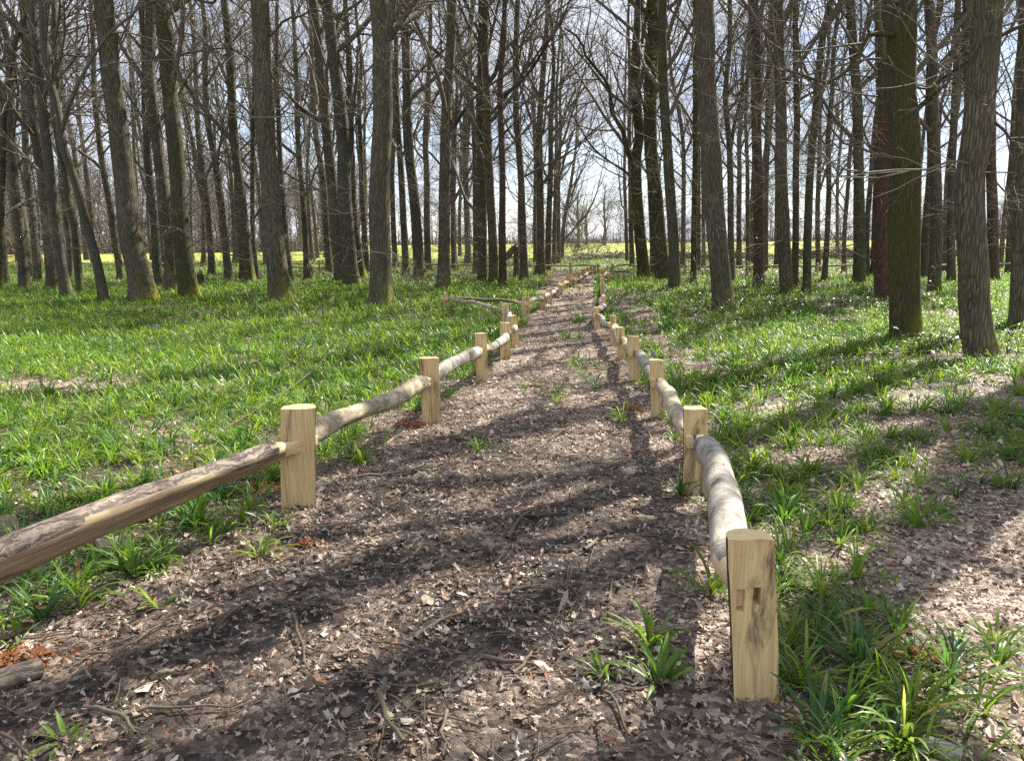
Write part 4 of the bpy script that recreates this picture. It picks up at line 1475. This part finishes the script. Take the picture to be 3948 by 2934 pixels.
# single tufts one can pick out along the fences and the ride
TUFTS = [((520, 2230), .26, 22, 'dark green tuft in leaf litter below the rough-barked rail'), ((165, 2390), .24, 18, 'tuft at the near end of the rough-barked rail, by the log'),
         ((1060, 2030), .18, 16, 'tuft in front of the first post of the bay-side fence'), ((1000, 2145), .20, 16, 'spiky pale tuft on the ride edge before the bay-side fence'),
         ((610, 2350), .16, 8, 'sparse little tuft in pale sunlit leaf litter'), ((2545, 2650), .17, 18, 'low spreading tuft on the ride beside the two-mortise post'),
         ((2510, 2500), .20, 20, 'upright tuft at the ride edge before the two-mortise post'), ((2330, 2620), .13, 10, 'small flat tuft on trodden mud before the two-mortise post'),
         ((1400, 1790), .20, 20, 'broad tuft at the ride side of the yellowish bay-side rail'), ((2900, 1810), .30, 34, 'large dark tuft beyond the second post on the bramble side'),
         ((3020, 2010), .26, 26, 'full tuft standing behind the pale smooth rail'), ((3730, 1780), .28, 30, 'dense dark tuft rising from the far litter patch'),
         ((3540, 2020), .27, 28, 'lush tuft between two patches of bare leaf litter'), ((770, 2020), .28, 30, 'thick tuft around the upright dead stem'),
         ((2620, 1900), .20, 18, 'tuft at the foot of the second post on the bramble side'), ((2740, 2300), .24, 22, 'tuft against the back of the pale smooth rail'),
         ((3150, 2870), .24, 22, 'long-leaved tuft near the bottom of the two-mortise post'), ((3320, 2600), .26, 26, 'glossy arching tuft by the red earth scrapes'),
         ((260, 2870), .13, 10, 'tiny flattened tuft in the near leaf litter')]
for (u, v), L0, cnt, lab in TUFTS:
    g = at_px(u, v)
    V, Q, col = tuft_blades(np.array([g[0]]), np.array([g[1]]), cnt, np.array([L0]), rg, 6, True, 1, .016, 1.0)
    b = MB()
    b.add(V, Q, None, 0, col)
    tag(b.build('bluebell_tuft', [M['bluebell_leaf']], g), lab, 'bluebell tuft', 'single bluebell tufts along the ride')

# first flowers: small blue bells nodding above the leaves
fb = MB()
nf = 60
y = rg.uniform(9, 34, nf)
x = (rg.random(nf) * 2 - 1) * .68 * y
k = (rg.random(nf) < cover(x, y)) & ((fbm(x, y, .25, 71) > .52) | (rg.random(nf) < .12)) & (x < 20)
x, y = x[k], y[k]
z = height(x, y)
hgt = rg.uniform(.22, .34, len(x))
P = np.stack([np.stack([x, y, z], -1), np.stack([x + .01, y, z + hgt * .6], -1), np.stack([x + .04, y - .01, z + hgt], -1)], 1)
V, Q = tubes(P, np.full((len(x), 3), .0035), 3)
fb.add(V, Q, None, 0, (.05, .10, .03))
for j in range(5):
    q = P[:, 2] + rg.normal(size=(len(x), 3)) * np.array([.02, .02, .03]) - np.array([0, 0, .02])
    PP = np.stack([q, q - [0, 0, .012], q - [0, 0, .026]], 1)
    V, Q = tubes(PP, np.tile(np.array([[.004, .010, .013]]), (len(x), 1)), 5)
    fb.add(V, Q, None, 0, (.15, .14, .34))
tag(fb.build('bluebell_flowers', [M['petal']]), 'early blue flower spikes dotted over the leaf carpet', 'flowers', kind='stuff')


# ------------------------------------------------------------------ dead leaves and twigs
LEAF_OAK = np.array([(0, -.5), (.07, -.42), (.16, -.30), (.10, -.20), (.25, -.08), (.16, .04), (.30, .16), (.18, .26), (.20, .40), (0, .5),
                     (-.20, .40), (-.18, .26), (-.30, .16), (-.16, .04), (-.25, -.08), (-.10, -.20), (-.16, -.30), (-.07, -.42)])
a_ = np.arange(9) * 2 * PI / 9
LEAF_OVAL = np.stack([np.sin(a_) * .33, -np.cos(a_) * .5], -1)
LEAF_BIT = np.array([(-.10, -.62), (.16, -.30), (.40, -.34), (.22, -.02), (.34, .34), (.02, .30), (-.12, .58), (-.22, .12), (-.40, .02), (-.20, -.24)])
DEAD = np.array([(.57, .455, .35), (.51, .395, .285), (.43, .315, .215), (.30, .205, .145), (.20, .13, .092), (.11, .074, .055), (.36, .17, .085), (.64, .545, .47)])


def leaf_scatter(mb, x, y, size, shape, rng, tilt=.5, lift=.012, dark=None, probs=None):
    n = len(x)
    if not n:
        return
    k = len(shape)
    rim = np.broadcast_to(shape, (n, k, 2)) * (1 + (.15 if k != 10 else .32) * rng.normal(size=(n, k, 1)))
    pts = np.concatenate([rim, np.zeros((n, 1, 2))], 1)
    asp = rng.uniform(.5, 1.15, (n, 1))
    px = pts[..., 0] * size[:, None] * asp
    py = pts[..., 1] * size[:, None]
    curl = rng.normal(size=(n, 1)) * 5.5
    fold = rng.normal(size=(n, 1)) * .35
    pz = curl * (px ** 2) * .6 + rng.normal(size=(n, 1)) * 3.5 * py ** 2 + fold * np.abs(px) + .05 * size[:, None] * rng.normal(size=px.shape)
    az = rng.uniform(0, 6.283, n)
    tx, ty = rng.normal(size=n) * tilt, rng.normal(size=n) * tilt
    pz = pz + px * tx[:, None] + py * ty[:, None]
    c, s = np.cos(az)[:, None], np.sin(az)[:, None]
    X = x[:, None] + px * c - py * s
    Yy = y[:, None] + px * s + py * c
    Z = terrain(x, y)[:, None] + lift * rng.random((n, 1)) + .003 + pz - np.minimum(pz.min(1, keepdims=True), 0) * .75
    V = np.stack([X, Yy, Z], -1)
    idx = np.arange(n * (k + 1)).reshape(n, k + 1)
    r0 = idx[:, :k]
    T_ = np.stack([r0, np.roll(r0, -1, 1), np.repeat(idx[:, k:], k, 1)], -1).reshape(-1, 3)
    ci = rng.choice(len(DEAD), n, p=probs)
    col = DEAD[ci] * rng.uniform(.75, 1.15, (n, 1))
    if dark is not None:
        col = col * dark[:, None]
    mb.add(V.reshape(-1, 3), None, T_, 0, np.repeat(col, k + 1, 0))


def terrain(x, y):
    z = height(x, y)
    f = np.where((np.abs(x) < 5) & (y < 9) & (y > .5), 1, 0)
    return z + f * (.030 * (fbm(x, y, 4.5, 40) - .5) + .018 * (vnoise(x, y, 13, 50) - .5) + .014 * (vnoise(x, y, 21, 60) - .5))


rd = np.random.default_rng(8)
lb = MB()


def litter(n, yr, smin, smax, shape, mul=1.0, wide=None, tilt=.35, lift=.012):
    y = rd.uniform(yr[0], yr[1], n)
    wd = .70 * y + .9 if wide is None else np.full(n, wide)
    x = (rd.random(n) * 2 - 1) * wd
    keep = rd.random(n) < wd / wd.max()
    b = bare(x, y)
    # trodden mud shows through on the ride itself
    wet = np.clip((7.2 - y) / 2.2, .12, 1)
    mud = np.clip((fbm(x, y, 1.1, 90) - .40) * 4, .0, 1) * b * wet
    keep &= rd.random(n) < np.clip(1.05 - .60 * mud - .72 * cover(x, y), .05, 1) * mul
    x, y, b = x[keep], y[keep], b[keep]
    size = smin + (smax - smin) * rd.random(len(x)) ** 1.9
    # wet trampled leaves on the ride are browner
    dk = 1 - .45 * b * np.clip((7.2 - y) / 2.2, .1, 1) * rd.random(len(x)) ** .5
    leaf_scatter(lb, x, y, size, shape, rd, tilt, lift, dk, [.13, .16, .17, .15, .14, .12, .06, .07])
    return len(x)


m1 = litter(3000, (1.5, 7), .03, .07, LEAF_OAK)
m2 = litter(4200, (1.5, 7), .025, .06, LEAF_OVAL)
m3 = litter(120000, (1.5, 7), .008, .034, LEAF_BIT, tilt=.4, lift=.010)
m4 = litter(9000, (7, 14), .025, .06, LEAF_OVAL)
m5 = litter(60000, (7, 14), .014, .044, LEAF_BIT)
m6 = litter(22000, (14, 42), .05, .10, LEAF_BIT, wide=9)
print('leaves', m1, m2, m3, m4, m5, m6)
tag(lb.build('leaf_litter', [M['dead_leaf']], smooth=False), 'carpet of dry pale brown oak and beech leaves', 'leaf litter', kind='stuff')


def twig_poly(x, y, L, az, rng, n=7, crook=.22):
    m = len(x)
    P = np.zeros((m, n, 3))
    P[:, 0, 0], P[:, 0, 1] = x, y
    a = az.copy()
    for i in range(1, n):
        a = a + rng.normal(size=m) * crook
        P[:, i, 0] = P[:, i - 1, 0] + np.cos(a) * L / (n - 1)
        P[:, i, 1] = P[:, i - 1, 1] + np.sin(a) * L / (n - 1)
    P[..., 2] = terrain(P[..., 0], P[..., 1]) + .012 + .012 * rng.random((m, n))
    return P


# small twigs nobody would count
tb = MB()
n = 1500
y = 1.6 + 10.5 * rd.random(n) ** 1.4
l, r = path_edges(y)
x = l - .6 + (r - l + 1.2) * rd.random(n)
L = rd.uniform(.06, .28, n)
P = twig_poly(x, y, L, rd.uniform(0, 6.28, n), rd, 5, .12)
V, Q = tubes(P, np.linspace(1, .5, 5)[None, :] * rd.uniform(.0018, .0045, n)[:, None], 4)
tb.add(V, Q)
tag(tb.build('twig_litter', [M['dead_twig']]), 'fine broken twigs strewn through the leaves on the ride', 'twig litter', kind='stuff')

# twigs and sticks one can see singly
STICKS = [((1960, 2100), (2110, 1940), .010, 'longest brown stick, slanting away across the middle of the ride'), ((1930, 2300), (2080, 2275), .010, 'pale straight stick in the sunlit patch of the ride'),
          ((1490, 2640), (1560, 2890), .011, 'curved pale stick lying lengthwise on near mud'), ((1130, 2400), (1185, 2610), .008, 'straight thin stick pointing along the ride before the log'),
          ((1600, 2480), (1790, 2390), .010, 'black wet stick in the darkest mud'), ((1250, 2250), (1480, 2256), .007, 'long dark twig lying crosswise beyond the wet mud'),
          ((1380, 1850), (1700, 1800), .010, 'long bent branch lying beside the yellowish bay-side rail'), ((1730, 2780), (1740, 2930), .007, 'reddish shoot lying at the bottom edge of the ride'),
          ((2250, 2140), (2300, 2090), .012, 'short pale bleached stick in the sunlit litter'), ((620, 2640), (720, 2600), .010, 'pale forked stick in leaf litter near the log'),
          ((1280, 2560), (1400, 2500), .008, 'yellowish broken stick near the wet mud'), ((1870, 2560), (2080, 2590), .010, 'dark crossing stick on the trodden mud'),
          ((340, 2760), (520, 2880), .009, 'grey stick in the near corner beside the tiny tuft'), ((190, 1550), (420, 1730), .007, 'thin bramble shoot lying in the bluebell leaves'),
          ((850, 1690), (1320, 1390), .007, 'long dark fallen twig propped in the bluebell leaves'), ((1980, 2620), (2080, 2530), .008, 'short brown stick crossing toward the two-mortise post')]
for (p, q, r, lab) in STICKS:
    A, B = at_px(*p), at_px(*q)
    d = B - A
    L = np.linalg.norm(d[:2])
    P = np.zeros((1, 9, 3))
    t = np.linspace(0, 1, 9)
    P[0] = A + d * t[:, None]
    pn = np.array([-d[1], d[0], 0]) / L
    P[0] += pn * (np.sin(t * 3.1) * rd.normal() * .06 * L + rd.normal(size=9) * .004)[:, None]
    up = .05 if 'bluebell' in lab else .018
    P[0, :, 2] = terrain(P[0, :, 0], P[0, :, 1]) + up + .01 * rd.random(9) + (t * .25 if 'propped' in lab else 0)
    V, Q = tubes(P, np.linspace(r, r * .55, 9)[None], 7)
    b = MB()
    b.add(V, Q)
    bp, bd, _, _, br = spawn(P, np.full((1, 9), r), None, 2, .4, .9, .5, .9, rd, 1.0)
    bd[:, 2] = abs(bd[:, 2]) * .2
    P2, R2 = grow(bp, bd, np.full(2, L * .22), br * .5, 4, .15, 0, rd, .4)
    V, Q = tubes(P2, R2, 5)
    b.add(V, Q)
    tag(b.build('stick', [M['dead_twig'] if 'pale' not in lab and 'yellow' not in lab and 'grey' not in lab else M['twig']], A), lab, 'stick', 'sticks fallen on the ride')
n = 70
y = 1.75 + 7 * rd.random(n) ** 1.3
l, r = path_edges(y)
x = l - .3 + (r - l + .6) * rd.random(n)
for i in range(n):
    L = rd.uniform(.18, .5)
    P = twig_poly(x[i:i + 1], y[i:i + 1], np.array([L]), rd.uniform(0, 6.28, 1), rd, 7, .11)
    V, Q = tubes(P, np.linspace(1, .5, 7)[None] * rd.uniform(.003, .0065), 6)
    b = MB()
    b.add(V, Q)
    tag(b.build('twig', [M['dead_twig']], P[0, 0]), 'thin brown fallen twig on the leaf-strewn ride', 'twig', 'thin twigs fallen on the ride')

# scrapes of red earth dug out for the posts
for (u, v), s, lab in [((1010, 1880), .20, 'red-brown earth dug out beside the first bay-side post'), ((3500, 2560), .17, 'red earth scrape among tufts in bright leaf litter'), ((60, 2560), .16, 'rusty earth crumbs behind the near log'),
                       ((2440, 1585), .16, 'rusty earth by the third post on the bramble side'), ((1590, 1640), .18, 'rusty earth around the second bay-side post'), ((1180, 2110), .08, 'small rusty earth clod at the ride edge')]:
    g = at_px(u, v)
    n = int(160 * s / .16)
    px_, py_ = rd.normal(size=n) * s * .55, rd.normal(size=n) * s * .32
    rr_ = rd.uniform(.004, .017, n)
    b = MB()
    hm = .035 * np.exp(-(px_ ** 2 + py_ ** 2) / (2 * (s * .4) ** 2))
    for i in range(n):
        c = np.array([g[0] + px_[i], g[1] + py_[i], float(terrain(g[0] + px_[i], g[1] + py_[i])) + hm[i]])
        o8 = np.array([(1, 0, 0), (0, 1, 0), (-1, 0, 0), (0, -1, 0), (0, 0, .8), (0, 0, -.8)]) * rr_[i] * rd.uniform(.6, 1.3, (6, 1))
        b.add(c + o8, None, [(0, 1, 4), (1, 2, 4), (2, 3, 4), (3, 0, 4), (1, 0, 5), (2, 1, 5), (3, 2, 5), (0, 3, 5)])
    tag(b.build('earth_crumbs', [M['red_soil']], g, smooth=False), lab, 'earth', kind='stuff')


# ------------------------------------------------------------------ brambles, ivy, shrubs, brushwood
def leaf_quads(P, size, rng, col):
    """small pointed leaves at points P, facing about"""
    n = len(P)
    az = rng.uniform(0, 6.283, n)
    el = rng.normal(size=n) * .45
    d = np.stack([np.cos(az) * np.cos(el), np.sin(az) * np.cos(el), np.sin(el)], -1)
    sd = nrm(np.cross(d, np.array([0, 0, 1.])) + rng.normal(size=(n, 3)) * .3)
    up = np.cross(sd, d)
    s = size[:, None]
    V = np.stack([P, P + d * s * .5 + sd * s * .33 + up * s * .1, P + d * s, P + d * s * .5 - sd * s * .33 + up * s * .1, P + d * s * .5], 1)
    idx = np.arange(n * 5).reshape(n, 5)
    T_ = np.concatenate([idx[:, [0, 1, 4]], idx[:, [1, 2, 4]], idx[:, [2, 3, 4]], idx[:, [3, 0, 4]]])
    return V.reshape(-1, 3), T_, np.repeat(col, 5, 0)


def bramble(g, rx, ry, h, nst, nlf, label, name='bramble', cols=None, lsize=.06, cat=None, group=None):
    rng = np.random.default_rng(int(abs(g[0] * 917 + g[1] * 131)) + 3)
    root = link(name, None, g)
    tag(root, label, cat or name, group)
    sx, sy = rng.uniform(-rx, rx, nst) * .7, rng.uniform(-ry, ry, nst) * .7
    st = np.stack([g[0] + sx, g[1] + sy, height(g[0] + sx, g[1] + sy)], -1)
    az = rng.uniform(0, 6.28, nst)
    d = np.stack([np.cos(az) * .55, np.sin(az) * .55, np.full(nst, .9)], -1)
    P, R = grow(st, d, h * rng.uniform(1.0, 2.2, nst), np.full(nst, .004), 8, .12, -1.5, rng, .5)
    P[..., 2] = np.maximum(P[..., 2], g[2] + .03)
    b = MB()
    V, Q = tubes(P, R, 4)
    b.add(V, Q)
    b.build('stems', [M['dead_twig']], g, root)
    pi_ = rng.integers(0, nst, nlf)
    t = rng.uniform(.15, 1, nlf) * 8
    i = np.minimum(t.astype(int), 7)
    f = (t - i)[:, None]
    pp = P[pi_, i] * (1 - f) + P[pi_, i + 1] * f + rng.normal(size=(nlf, 3)) * .02
    cols = cols if cols is not None else np.array([(.035, .075, .02), (.05, .10, .025), (.08, .12, .03), (.19, .17, .035), (.20, .09, .03)])
    pr = np.array([.34, .3, .2, .1, .06])[:len(cols)]
    c = cols[rng.choice(len(cols), nlf, p=pr / pr.sum())] * rng.uniform(.8, 1.2, (nlf, 1))
    V, T_, cc = leaf_quads(pp, lsize * rng.uniform(.6, 1.2, nlf), rng, c)
    b = MB()
    b.add(V, None, T_, 0, cc)
    b.build('leaves', [M['bramble_leaf']], g, root, smooth=False)
    return root


for (u, v), rx, ry, h, ns, nl, lab in [
        ((3050, 1195), .9, .5, .45, 26, 330, 'yellowing bramble thicket in front of the burr-ringed tree'),
        ((3330, 1190), .8, .5, .40, 20, 230, 'low dark bramble before the reddish rough trunk'),
        ((3560, 1190), .7, .5, .55, 20, 260, 'arching bramble between the massive column and the bent oak'),
        ((2960, 1120), .5, .5, .9, 16, 260, 'taller bramble wound about the burr-ringed tree'),
        ((2830, 1215), .8, .4, .35, 18, 220, 'bramble creeping out from the ivy-footed oak'),
        ((1850, 1090), 1.1, .5, .55, 30, 360, 'leafy bramble at the feet of the close-packed trunks'),
        ((1690, 1075), .9, .5, .5, 22, 240, 'reddish bramble under the burr-covered grey tree'),
        ((1560, 1072), .9, .6, .45, 20, 200, 'sparse bramble behind the knuckled oak'),
        ((2640, 1090), .5, .4, .3, 14, 160, 'dark bramble at the base of the thick moss-clad trunk'),
        ((3800, 1330), .7, .5, .4, 16, 150, 'sprawling bramble beyond the bent oak'),
        ((3600, 1345), .4, .3, .3, 10, 90, 'small pale-leaved bramble at the foot of the bent oak'),
        ((150, 2270), .16, .12, .10, 4, 16, 'broad-leaved dark green plant in leaf litter under the near end of the rail'),
        ((3480, 1370), .5, .3, .25, 8, 50, 'few-leaved bramble trailing before the massive column')]:
    bramble(at_px(u, v), rx, ry, h, ns, nl, lab, lsize=.075)

# ivy at the foot of some trees
IVC = np.array([(.012, .03, .012), (.02, .045, .016), (.03, .06, .02)])
for (u, v), r, h, nl, lab in [((2790, 1195), .33, .45, 220, 'glossy ivy collar around the foot of the big leaning oak'), ((3036, 1140), .27, .5, 170, 'ivy climbing the foot of the burr-ringed tree'),
                              ((2925, 1105), .25, .3, 90, 'low ivy skirting the vine-hung brown tree'), ((3405, 1155), .35, .3, 120, 'dark ivy mat around the reddish rough trunk')]:
    g = at_px(u, v)
    rng = np.random.default_rng(int(u))
    a = rng.uniform(0, 6.28, nl)
    zz = h * rng.random(nl) ** 1.6
    rad = r * 1.55 * (1.0 + .25 * rng.random(nl) - .25 * zz / h)
    P = np.stack([g[0] + np.cos(a) * rad, g[1] + np.sin(a) * rad, g[2] + zz + .02], -1)
    V, T_, cc = leaf_quads(P, rng.uniform(.05, .09, nl), rng, IVC[rng.integers(0, 3, nl)])
    b = MB()
    b.add(V, None, T_, 0, cc)
    tag(b.build('ivy', [M['bramble_leaf']], g, smooth=False), lab, 'ivy')

# the loose vine stem hung along the brown tree
vp = [cpx('D', x, y) for x, y in ((585, 1440), (583, 1200), (582, 950), (572, 700), (568, 400), (566, 150))]
Yv = on_ground(*cpx('D', 560, 1463))[1] - .35
P = resample(np.array([on_plane(u, v, Yv) for u, v in vp]), 16)
V, Q = tubes(P[None], np.full((1, 16), .022), 6)
b = MB()
b.add(V, Q)
tag(b.build('vine_stem', [M['bark_grey']], P[0]), 'pale bare vine stem hanging against the straight brown tree', 'vine')


def bush(g, h, sp, nst, label, rng, group=None):
    root = link('shrub', None, g)
    tag(root, label, 'shrub', group)
    az = rng.uniform(0, 6.28, nst)
    st = np.tile(g, (nst, 1)) + rng.normal(size=(nst, 3)) * np.array([sp * .15, sp * .15, 0])
    d = np.stack([np.cos(az) * .5, np.sin(az) * .5, np.full(nst, 1.)], -1)
    P1, R1 = grow(st, d, h * rng.uniform(.6, 1.1, nst), np.full(nst, .02), 7, .12, .1, rng, .3)
    b = MB()
    V, Q = tubes(P1, R1, 5)
    b.add(V, Q)
    b.build('stems', [M['far_bark']], g, root)
    b = MB()
    pos, d, pi_, t, rad = spawn(P1, R1, None, 9, .2, 1, .5, 1.2, rng)
    P2, R2 = grow(pos, d, h * rng.uniform(.15, .4, len(pi_)), np.full(len(pi_), .010), 4, .2, .1, rng, .5)
    V, Q = tubes(P2, R2, 3)
    b.add(V, Q)
    pos, d, pi_, t, rad = spawn(P2, R2, None, 5, .2, 1, .5, 1.2, rng)
    P3, R3 = grow(pos, d, h * rng.uniform(.06, .18, len(pi_)), np.full(len(pi_), .007), 2, .2, .1, rng, .6)
    V, Q = tubes(P3, R3, 3)
    b.add(V, Q)
    b.build('crown', [M['twig']], g, root)


rb = np.random.default_rng(61)
bush(at_px(2214, 993), 2.2, 1.2, 12, 'leafless hawthorn-like shrub at the field edge by the ride end', rb)
bush(at_px(2262, 990), 1.7, .7, 7, 'thin bare shrub in the field margin next to the larger shrub', rb)
bush(at_px(2300, 988), 1.7, .6, 6, 'twin-stemmed bare sapling shrub in the field margin', rb)
bush(at_px(2334, 988), 1.2, .4, 4, 'smallest wispy shrub in the field margin', rb)
bush(at_px(1940, 990), 1.6, 1.2, 8, 'low bare shrub in the field margin behind the close-packed trunks', rb)


def brush(A, B, h, w, n, label, mat='dead_twig', rl_=(.5, 1.6)):
    A, B = np.asarray(A), np.asarray(B)
    rng = np.random.default_rng(int(abs(A[0]) * 100))
    t = rng.random(n)
    c = A + (B - A) * t[:, None]
    c = c + rng.normal(size=(n, 3)) * np.array([w, w, 0]) * .5
    c[:, 2] = height(c[:, 0], c[:, 1]) + h * rng.random(n) ** 1.6
    dirn = nrm((B - A)[None])[0]
    az = math.atan2(dirn[1], dirn[0]) + rng.normal(size=n) * .7
    d = np.stack([np.cos(az), np.sin(az), rng.normal(size=n) * .16], -1)
    L = rng.uniform(*rl_, n)
    P, R = grow(c - d * L[:, None] / 2, d, L, rng.uniform(.012, .05, n), 4, .12, -.05, rng, .4)
    P[..., 2] = np.maximum(P[..., 2], -.02)
    V, Q = tubes(P, R, 5)
    b = MB()
    b.add(V, Q)
    tag(b.build('brushwood_pile', [M[mat]], A), label, 'brushwood pile')


brush(at_px(2340, 1000), at_px(2420, 996), .45, .9, 160, 'dark brushwood heap at the wood edge beyond the ride end')
brush(at_px(2222, 1008), at_px(2300, 1000), .5, .9, 150, 'bleached pale brash heap beside the bare field-edge shrub', 'twig')
brush(at_px(2620, 1000), at_px(2960, 1000), .5, 1.0, 330, 'brushwood bank along the field edge behind the big dark oak')
brush(at_px(3060, 1000), at_px(3420, 1000), .7, 1.0, 430, 'brushwood bank along the field edge before the massive mossy column')
brush(at_px(3480, 995), at_px(3900, 985), .7, 1.0, 430, 'outermost brushwood bank along the field edge past the bent oak')
brush(at_px(1820, 1000), at_px(2010, 1000), .3, .9, 150, 'thin line of dead branches under the close-packed trunks at the field edge')

# ------------------------------------------------------------------ far trees and far wood
rfar = np.random.default_rng(90)


def far_tree(u, Yd, H, r, spread, label, seed, bare_h=.22):
    p = on_plane(u, 930, Yd)
    g = np.array([p[0], Yd, .1])
    rng = np.random.default_rng(seed)
    root = link('field_tree', None, g)
    tag(root, label, 'tree')
    P = resample(np.array([g, g + [.1, 0, H * .3], g + [-.1, 0, H * .6], g + [.1, 0, H * .97]]), 16)
    R = r * (1 - .9 * np.linspace(0, 1, 16) ** 1.2) + .02
    b = MB()
    trunk_mesh(b, P, R, 8, rng, .4)
    b.build('trunk', [M['far_bark']], g, root)
    b = MB()
    make_crown(b, P, R, H, rng, 70, 1.2, spread, None, 0, bare_h)
    b.build('crown', [M['far_bark']], g, root)


far_tree(2228, 120, 9.0, .28, 1.5, 'round-headed bare tree in the pasture beyond the ride end', 1, .15)
far_tree(2330, 150, 11.5, .30, 1.25, 'taller airy bare tree in the pasture, next to the round-headed one', 2, .25)
far_tree(2260, 165, 9.5, .28, 1.5, 'pale bare tree farther back between the two pasture trees', 3, .15)
far_tree(2460, 170, 9.0, .25, 1.4, 'bare pasture tree glimpsed between the two mossy trees', 4, .2)
far_tree(1650, 150, 9.0, .3, 1.5, 'bare pasture tree behind the burr-covered grey tree', 5, .2)

fw = MB()
n = 620
xs = rfar.uniform(-230, 240, n)
ys = rfar.uniform(194, 226, n)
hs = rfar.uniform(7.0, 12.5, n) * (1 + .35 * (fbm(xs, xs * 0, .03, 5) - .5))
xs[:260] = rfar.uniform(-120, -22, 260)
ys[:260] = rfar.uniform(110, 150, 260)
hs[:260] = rfar.uniform(10, 15, 260)
st = np.stack([xs, ys, np.zeros(n)], -1)
P1, R1 = grow(st, np.tile([0, 0, 1.], (n, 1)) + rfar.normal(size=(n, 3)) * .05, hs, hs * .014, 6, .06, .3, rfar, .15)
V, Q = tubes(P1, R1, 4)
fw.add(V, Q)
pos, d, pi_, t, rad = spawn(P1, R1, None, 12, .12, .95, .5, .95, rfar)
L2 = hs[pi_] * rfar.uniform(.16, .36, len(pi_))
P2, R2 = grow(pos, d, L2, np.clip(rad * .5, .03, .1), 4, .14, .4, rfar, .4)
V, Q = tubes(P2, R2, 3)
fw.add(V, Q)
pos, d, pi_, t, rad = spawn(P2, R2, None, 7, .1, 1, .5, 1.1, rfar)
P3, R3 = grow(pos, d, L2[pi_] * rfar.uniform(.3, .6, len(pi_)), np.full(len(pi_), .032), 2, .2, .3, rfar, .6)
V, Q = tubes(P3, R3, 3)
fw.add(V, Q)
# undergrowth at its foot
n = 9000
xs = rfar.uniform(-230, 240, n)
ys = 193 + 8 * rfar.random(n)
ys[:3000] = 108 + 10 * rfar.random(3000)
xs[:3000] = rfar.uniform(-120, -22, 3000)
P4, R4 = grow(np.stack([xs, ys, np.zeros(n)], -1), np.stack([rfar.normal(size=n) * .5, rfar.normal(size=n) * .5, np.ones(n)], -1), rfar.uniform(1.2, 4.2, n), np.full(n, .07), 3, .2, 0, rfar, .4)
V, Q = tubes(P4, R4, 3)
fw.add(V, Q)
tag(fw.build('far_woodland', [M['far_wood']]), 'purplish brown bare woodland closing off the far side of the pasture', 'woodland', kind='stuff')

# ------------------------------------------------------------------ light, sky, camera
SUN_AZ, SUN_EL = math.radians(44), math.radians(45)
world = bpy.data.worlds.new('World')
bpy.context.scene.world = world
world.use_nodes = True
nt = world.node_tree
nt.nodes.clear()
n = N(nt)
sky = n.node('ShaderNodeTexSky', sky_type='NISHITA')
sky.sun_disc = False
sky.sun_elevation = SUN_EL
sky.sun_rotation = SUN_AZ
sky.air_density = 1.0
sky.dust_density = .4
SKY = .085
bg = n.node('ShaderNodeBackground')
gen = n.coord('Generated')
cl = n.noise(n.mapping(gen, (1.6, 1.6, 5.0), (3, 1, 0)), 2.3, 7, .58, .3)
cmask = n.ramp(cl, [(.34, .35), (.54, 1)])
cloud = n.ramp(n.noise(n.mapping(gen, (1.5, 1.5, 4.0), (7, 2, 0)), 3.1, 6, .6), [(.3, (2.9, 3.2, 4.1)), (.7, (4.6, 4.75, 5.2))])
n.set(bg.inputs[0], n.mix(cmask, n.mix(1.0, sky.outputs[0], (.80, .84, .92), 'MULTIPLY'), cloud))
bg.inputs[1].default_value = SKY
wo = n.node('ShaderNodeOutputWorld')
n.set(wo.inputs[0], bg.outputs[0])

sd = bpy.data.lights.new('sun', 'SUN')
sd.energy = 5.0
sd.angle = math.radians(.45)
sd.color = (1.0, .95, .86)
so = bpy.data.objects.new('sun', sd)
C.objects.link(so)
sv = Vector((math.sin(SUN_AZ) * math.cos(SUN_EL), math.cos(SUN_AZ) * math.cos(SUN_EL), math.sin(SUN_EL)))
so.rotation_euler = sv.to_track_quat('Z', 'Y').to_euler()
so.location = (20, 20, 40)

cd = bpy.data.cameras.new('camera')
cd.sensor_width = 36
cd.lens = F / 3948 * 36
cd.clip_start = .05
cd.clip_end = 3000
co = bpy.data.objects.new('camera', cd)
C.objects.link(co)
cp, spt = math.cos(PITCH), math.sin(PITCH)
cr, sr = math.cos(ROLL), math.sin(ROLL)
Xv, Uv, Fv = Vector((1, 0, 0)), Vector((0, spt, cp)), Vector((0, cp, -spt))
Rt = Xv * cr - Uv * sr
Up = Xv * sr + Uv * cr
mw = Matrix.Identity(4)
for i in range(3):
    mw[i][0], mw[i][1], mw[i][2] = Rt[i], Up[i], -Fv[i]
mw[2][3] = CAMH
co.matrix_world = mw
sc = bpy.context.scene
sc.camera = co
sc.view_settings.view_transform = 'Standard'
sc.view_settings.look = 'None'
sc.view_settings.exposure = 1.75
sc.view_settings.gamma = 1
sc.render.engine = 'CYCLES'
sc.cycles.max_bounces = 5
sc.cycles.diffuse_bounces = 3
sc.cycles.transmission_bounces = 4
sc.cycles.use_denoising = False
